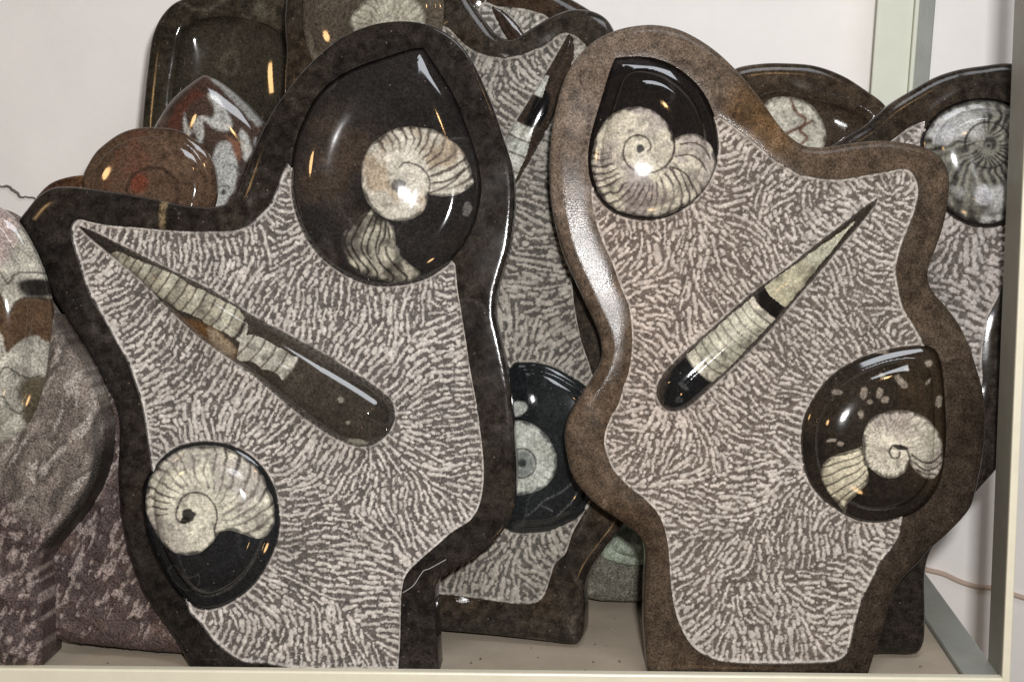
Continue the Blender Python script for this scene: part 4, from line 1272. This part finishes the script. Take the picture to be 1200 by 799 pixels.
# ------------------------------------------------------------------ raw stones at the left
def left_stones():
    pl = Plane(130, 761, 9, 6, 0.035)
    t = thing('raw_stone', pl, 'rough purple brown stone slab with chipped face, beside the big black plaque', 'stone')
    outer = [(45, 470), (60, 430), (100, 415), (150, 430), (190, 480), (225, 560), (245, 650), (250, 730), (244, 768), (230, 770), (210, 768), (168, 764), (112, 758), (75, 753), (56, 745), (48, 728), (44, 640), (42, 550)]

    def kc(x, y):
        c = lin((78, 64, 61))[None, :] * (0.55 + 0.9 * fbm(x, y, 26, 71, 4))[:, None]
        c = mixc(c, lin((100, 80, 72))[None, :], ss(0.56, 0.74, fbm(x, y, 18, 73, 3)) * 0.5)
        u, v = (x * 0.42 - y * 0.9) / 3.0, (x * 0.9 + y * 0.42)
        ch = ss(0.57, 0.63, vnoise(v, u, 3.4, 75) * 0.65 + vnoise(v, u, 9, 77) * 0.35)
        return mixc(c, lin((152, 138, 132))[None, :], ch * 0.85 * ss(752, 735, y - (x - 130) * 0.1))

    def kh(x, y, d):
        u, v = (x * 0.42 - y * 0.9) / 3.0, (x * 0.9 + y * 0.42)
        return (fbm(x, y, 30, 71, 4) - 0.5) * 11 + 2.6 * ss(0.56, 0.64, vnoise(v, u, 3.4, 75) * 0.65 + vnoise(v, u, 9, 77) * 0.35)
    body('rough_body', pl, t, M_ROUGH, outer, [], kc, R=18, drop=12, sp=1.6, extra=kh)

    pl = Plane(0, 778, 8, 0, 0.045)
    t = thing('sutured_stone', pl, 'polished oval fossil with zigzag suture bands set on a rough lavender stone', 'fossil stone')
    egg = spline([(-95, 380), (-90, 310), (-65, 262), (-35, 240), (-10, 240), (14, 256), (30, 279), (44, 308), (54, 338), (59, 372), (57, 409), (52, 446), (44, 473), (32, 497), (16, 512), (-5, 521), (-40, 520), (-70, 490), (-88, 440)], 2.5)
    outer = [(-110, 300), (-70, 250), (-30, 240), (10, 262), (35, 300), (52, 350), (66, 385), (82, 408), (97, 433), (110, 465), (119, 497), (119, 530), (109, 570), (91, 602), (66, 632), (49, 654), (43, 670), (46, 700), (47, 740), (45, 782, 1), (-110, 784, 1), (-118, 600), (-120, 420)]
    O = spline(outer)

    def jc(x, y):
        c = lin((116, 106, 98))[None, :] * (0.45 + 1.1 * fbm(x, y, 22, 81, 5))[:, None]
        wx = x + (fbm(x, y, 30, 83, 3) - 0.5) * 30
        st_ = fbm(wx * 1.0 + y * 0.45, y * 0.22, 14, 85, 3)
        c = mixc(c, lin((74, 66, 60))[None, :], ss(0.50, 0.62, st_) * 0.75)
        c = mixc(c, lin((176, 168, 160))[None, :], ss(0.60, 0.70, fbm(wx + y * 0.5, y * 0.3, 9, 86, 3)) * 0.6)
        low = ss(560, 610, y - x * 0.6 + (fbm(x, y, 30, 87, 3) - 0.5) * 60)
        chips = ss(0.57, 0.62, vnoise(x * 0.9 + y * 0.42, (x * 0.42 - y * 0.9) / 2.6, 3.6, 89) * 0.65 + vnoise(x, y, 9, 90) * 0.35)
        lc = mixc(lin((78, 64, 61))[None, :] * (0.45 + 1.1 * fbm(x, y, 16, 91, 5))[:, None], lin((152, 138, 132))[None, :], chips * 0.8)
        c = c * (1 - low[:, None]) + lc * low[:, None]
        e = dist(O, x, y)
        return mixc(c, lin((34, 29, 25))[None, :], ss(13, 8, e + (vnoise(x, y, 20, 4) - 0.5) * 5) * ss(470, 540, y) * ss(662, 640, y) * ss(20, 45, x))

    def jh(x, y, d):
        low = ss(560, 610, y - x * 0.6)
        return (fbm(x, y, 34, 93, 4) - 0.5) * (4 + 14 * low) * ss(8, 20, d)
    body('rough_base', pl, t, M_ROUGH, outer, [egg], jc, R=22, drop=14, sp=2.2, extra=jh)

    def ec(x, y):
        c = lin((172, 168, 156))[None, :] * (0.45 + 1.1 * fbm(x, y, 20, 95, 5))[:, None]
        pink = ss(22, 8, x + (y - 290) * 0.3 + (fbm(x, y, 20, 97, 3) - 0.5) * 22) * ss(325, 300, y)
        return mixc(c, lin((164, 148, 142))[None, :] * (0.7 + 0.6 * vnoise(x, y, 3, 98))[:, None], pink)
    ec2 = polys(ec, [([(2, 345), (8, 338), (16, 350), (22, 366), (26, 354), (38, 347), (60, 352), (60, 402), (45, 393), (36, 397), (27, 405), (20, 411), (16, 396), (8, 380), (-5, 372), (-40, 360), (-40, 345)], (82, 64, 48), 1.0),
                     ([(28, 330), (40, 326), (58, 330), (58, 346), (40, 347), (30, 340)], (36, 34, 32), 3),
                     ([(30, 450), (40, 440), (56, 446), (50, 470), (34, 500), (28, 490)], (84, 76, 62), 4)])
    ec2 = curves(ec2, [[(9, 318), (16, 325), (20, 334), (26, 321), (38, 319), (50, 320)], [(-5, 352), (8, 345), (14, 352), (23, 366), (30, 352), (40, 348), (58, 353)], [(-10, 450), (8, 445), (14, 432), (20, 428), (28, 435), (36, 442), (46, 440)], [(-10, 478), (4, 470), (14, 462), (18, 474), (24, 484), (36, 474)]], (56, 52, 46), 1.0)
    fossil('polished_fossil', pl, t, M_POLISH, egg, ec2, [], w=30, hb=20, hc=26, base=-6, sp=2)


plaque_big()
plaque_brown()
plaque_grey()
plaque_rear()
plaque_post()
dishes()
back_stones()
left_stones()

_c = open_curve([(472, 694), (484, 686), (493, 673), (497, 668), (503, 666), (514, 660), (523, 655)], 30)
_pl = Plane(380, 778, 10, 2.0, 0.026)
_p = _pl.to3(_c, np.full(len(_c), 1.2)) + _pl.org
tube('thread', _p, 0.00022, plain('white_thread', lin((190, 186, 180)), 0.8), None, 5, label='fine pale thread stuck across the dark edge of the big plaque', cat='thread')

# stone grit and dust crumbs on the board
_r = np.random.default_rng(5)
_V, _F, _C = [], [], []
for _i in range(160):
    _x, _y = _r.uniform(-0.36, RX - 0.01), _r.uniform(0.006, 0.12)
    _s = 0.0003 + 0.0009 * _r.random() ** 3
    _o = len(_V)
    _q = np.array([(1, 0, 0), (-0.5, 0.87, 0), (-0.5, -0.87, 0), (0.1, 0.1, 1.1), (0.5, -0.5, 0.7)]) * _s * (0.6 + 0.8 * _r.random((5, 3)))
    _V += [(_x + p[0], _y + p[1], 0.0003 + abs(p[2])) for p in _q]
    _F += [tuple(_o + k for k in f) for f in ((0, 1, 3), (1, 2, 3), (2, 4, 3), (0, 3, 4), (2, 0, 4), (0, 2, 1))]
    _C += [lin((104, 94, 84)) if _r.random() < 0.7 else lin((170, 162, 150))] * 5
mesh_obj('stone_grit', np.array(_V), _F, M_ROUGH, None, np.array(_C), smooth=False, kind='stuff', label='fine dark and pale stone grit scattered on the shelf board', cat='grit')
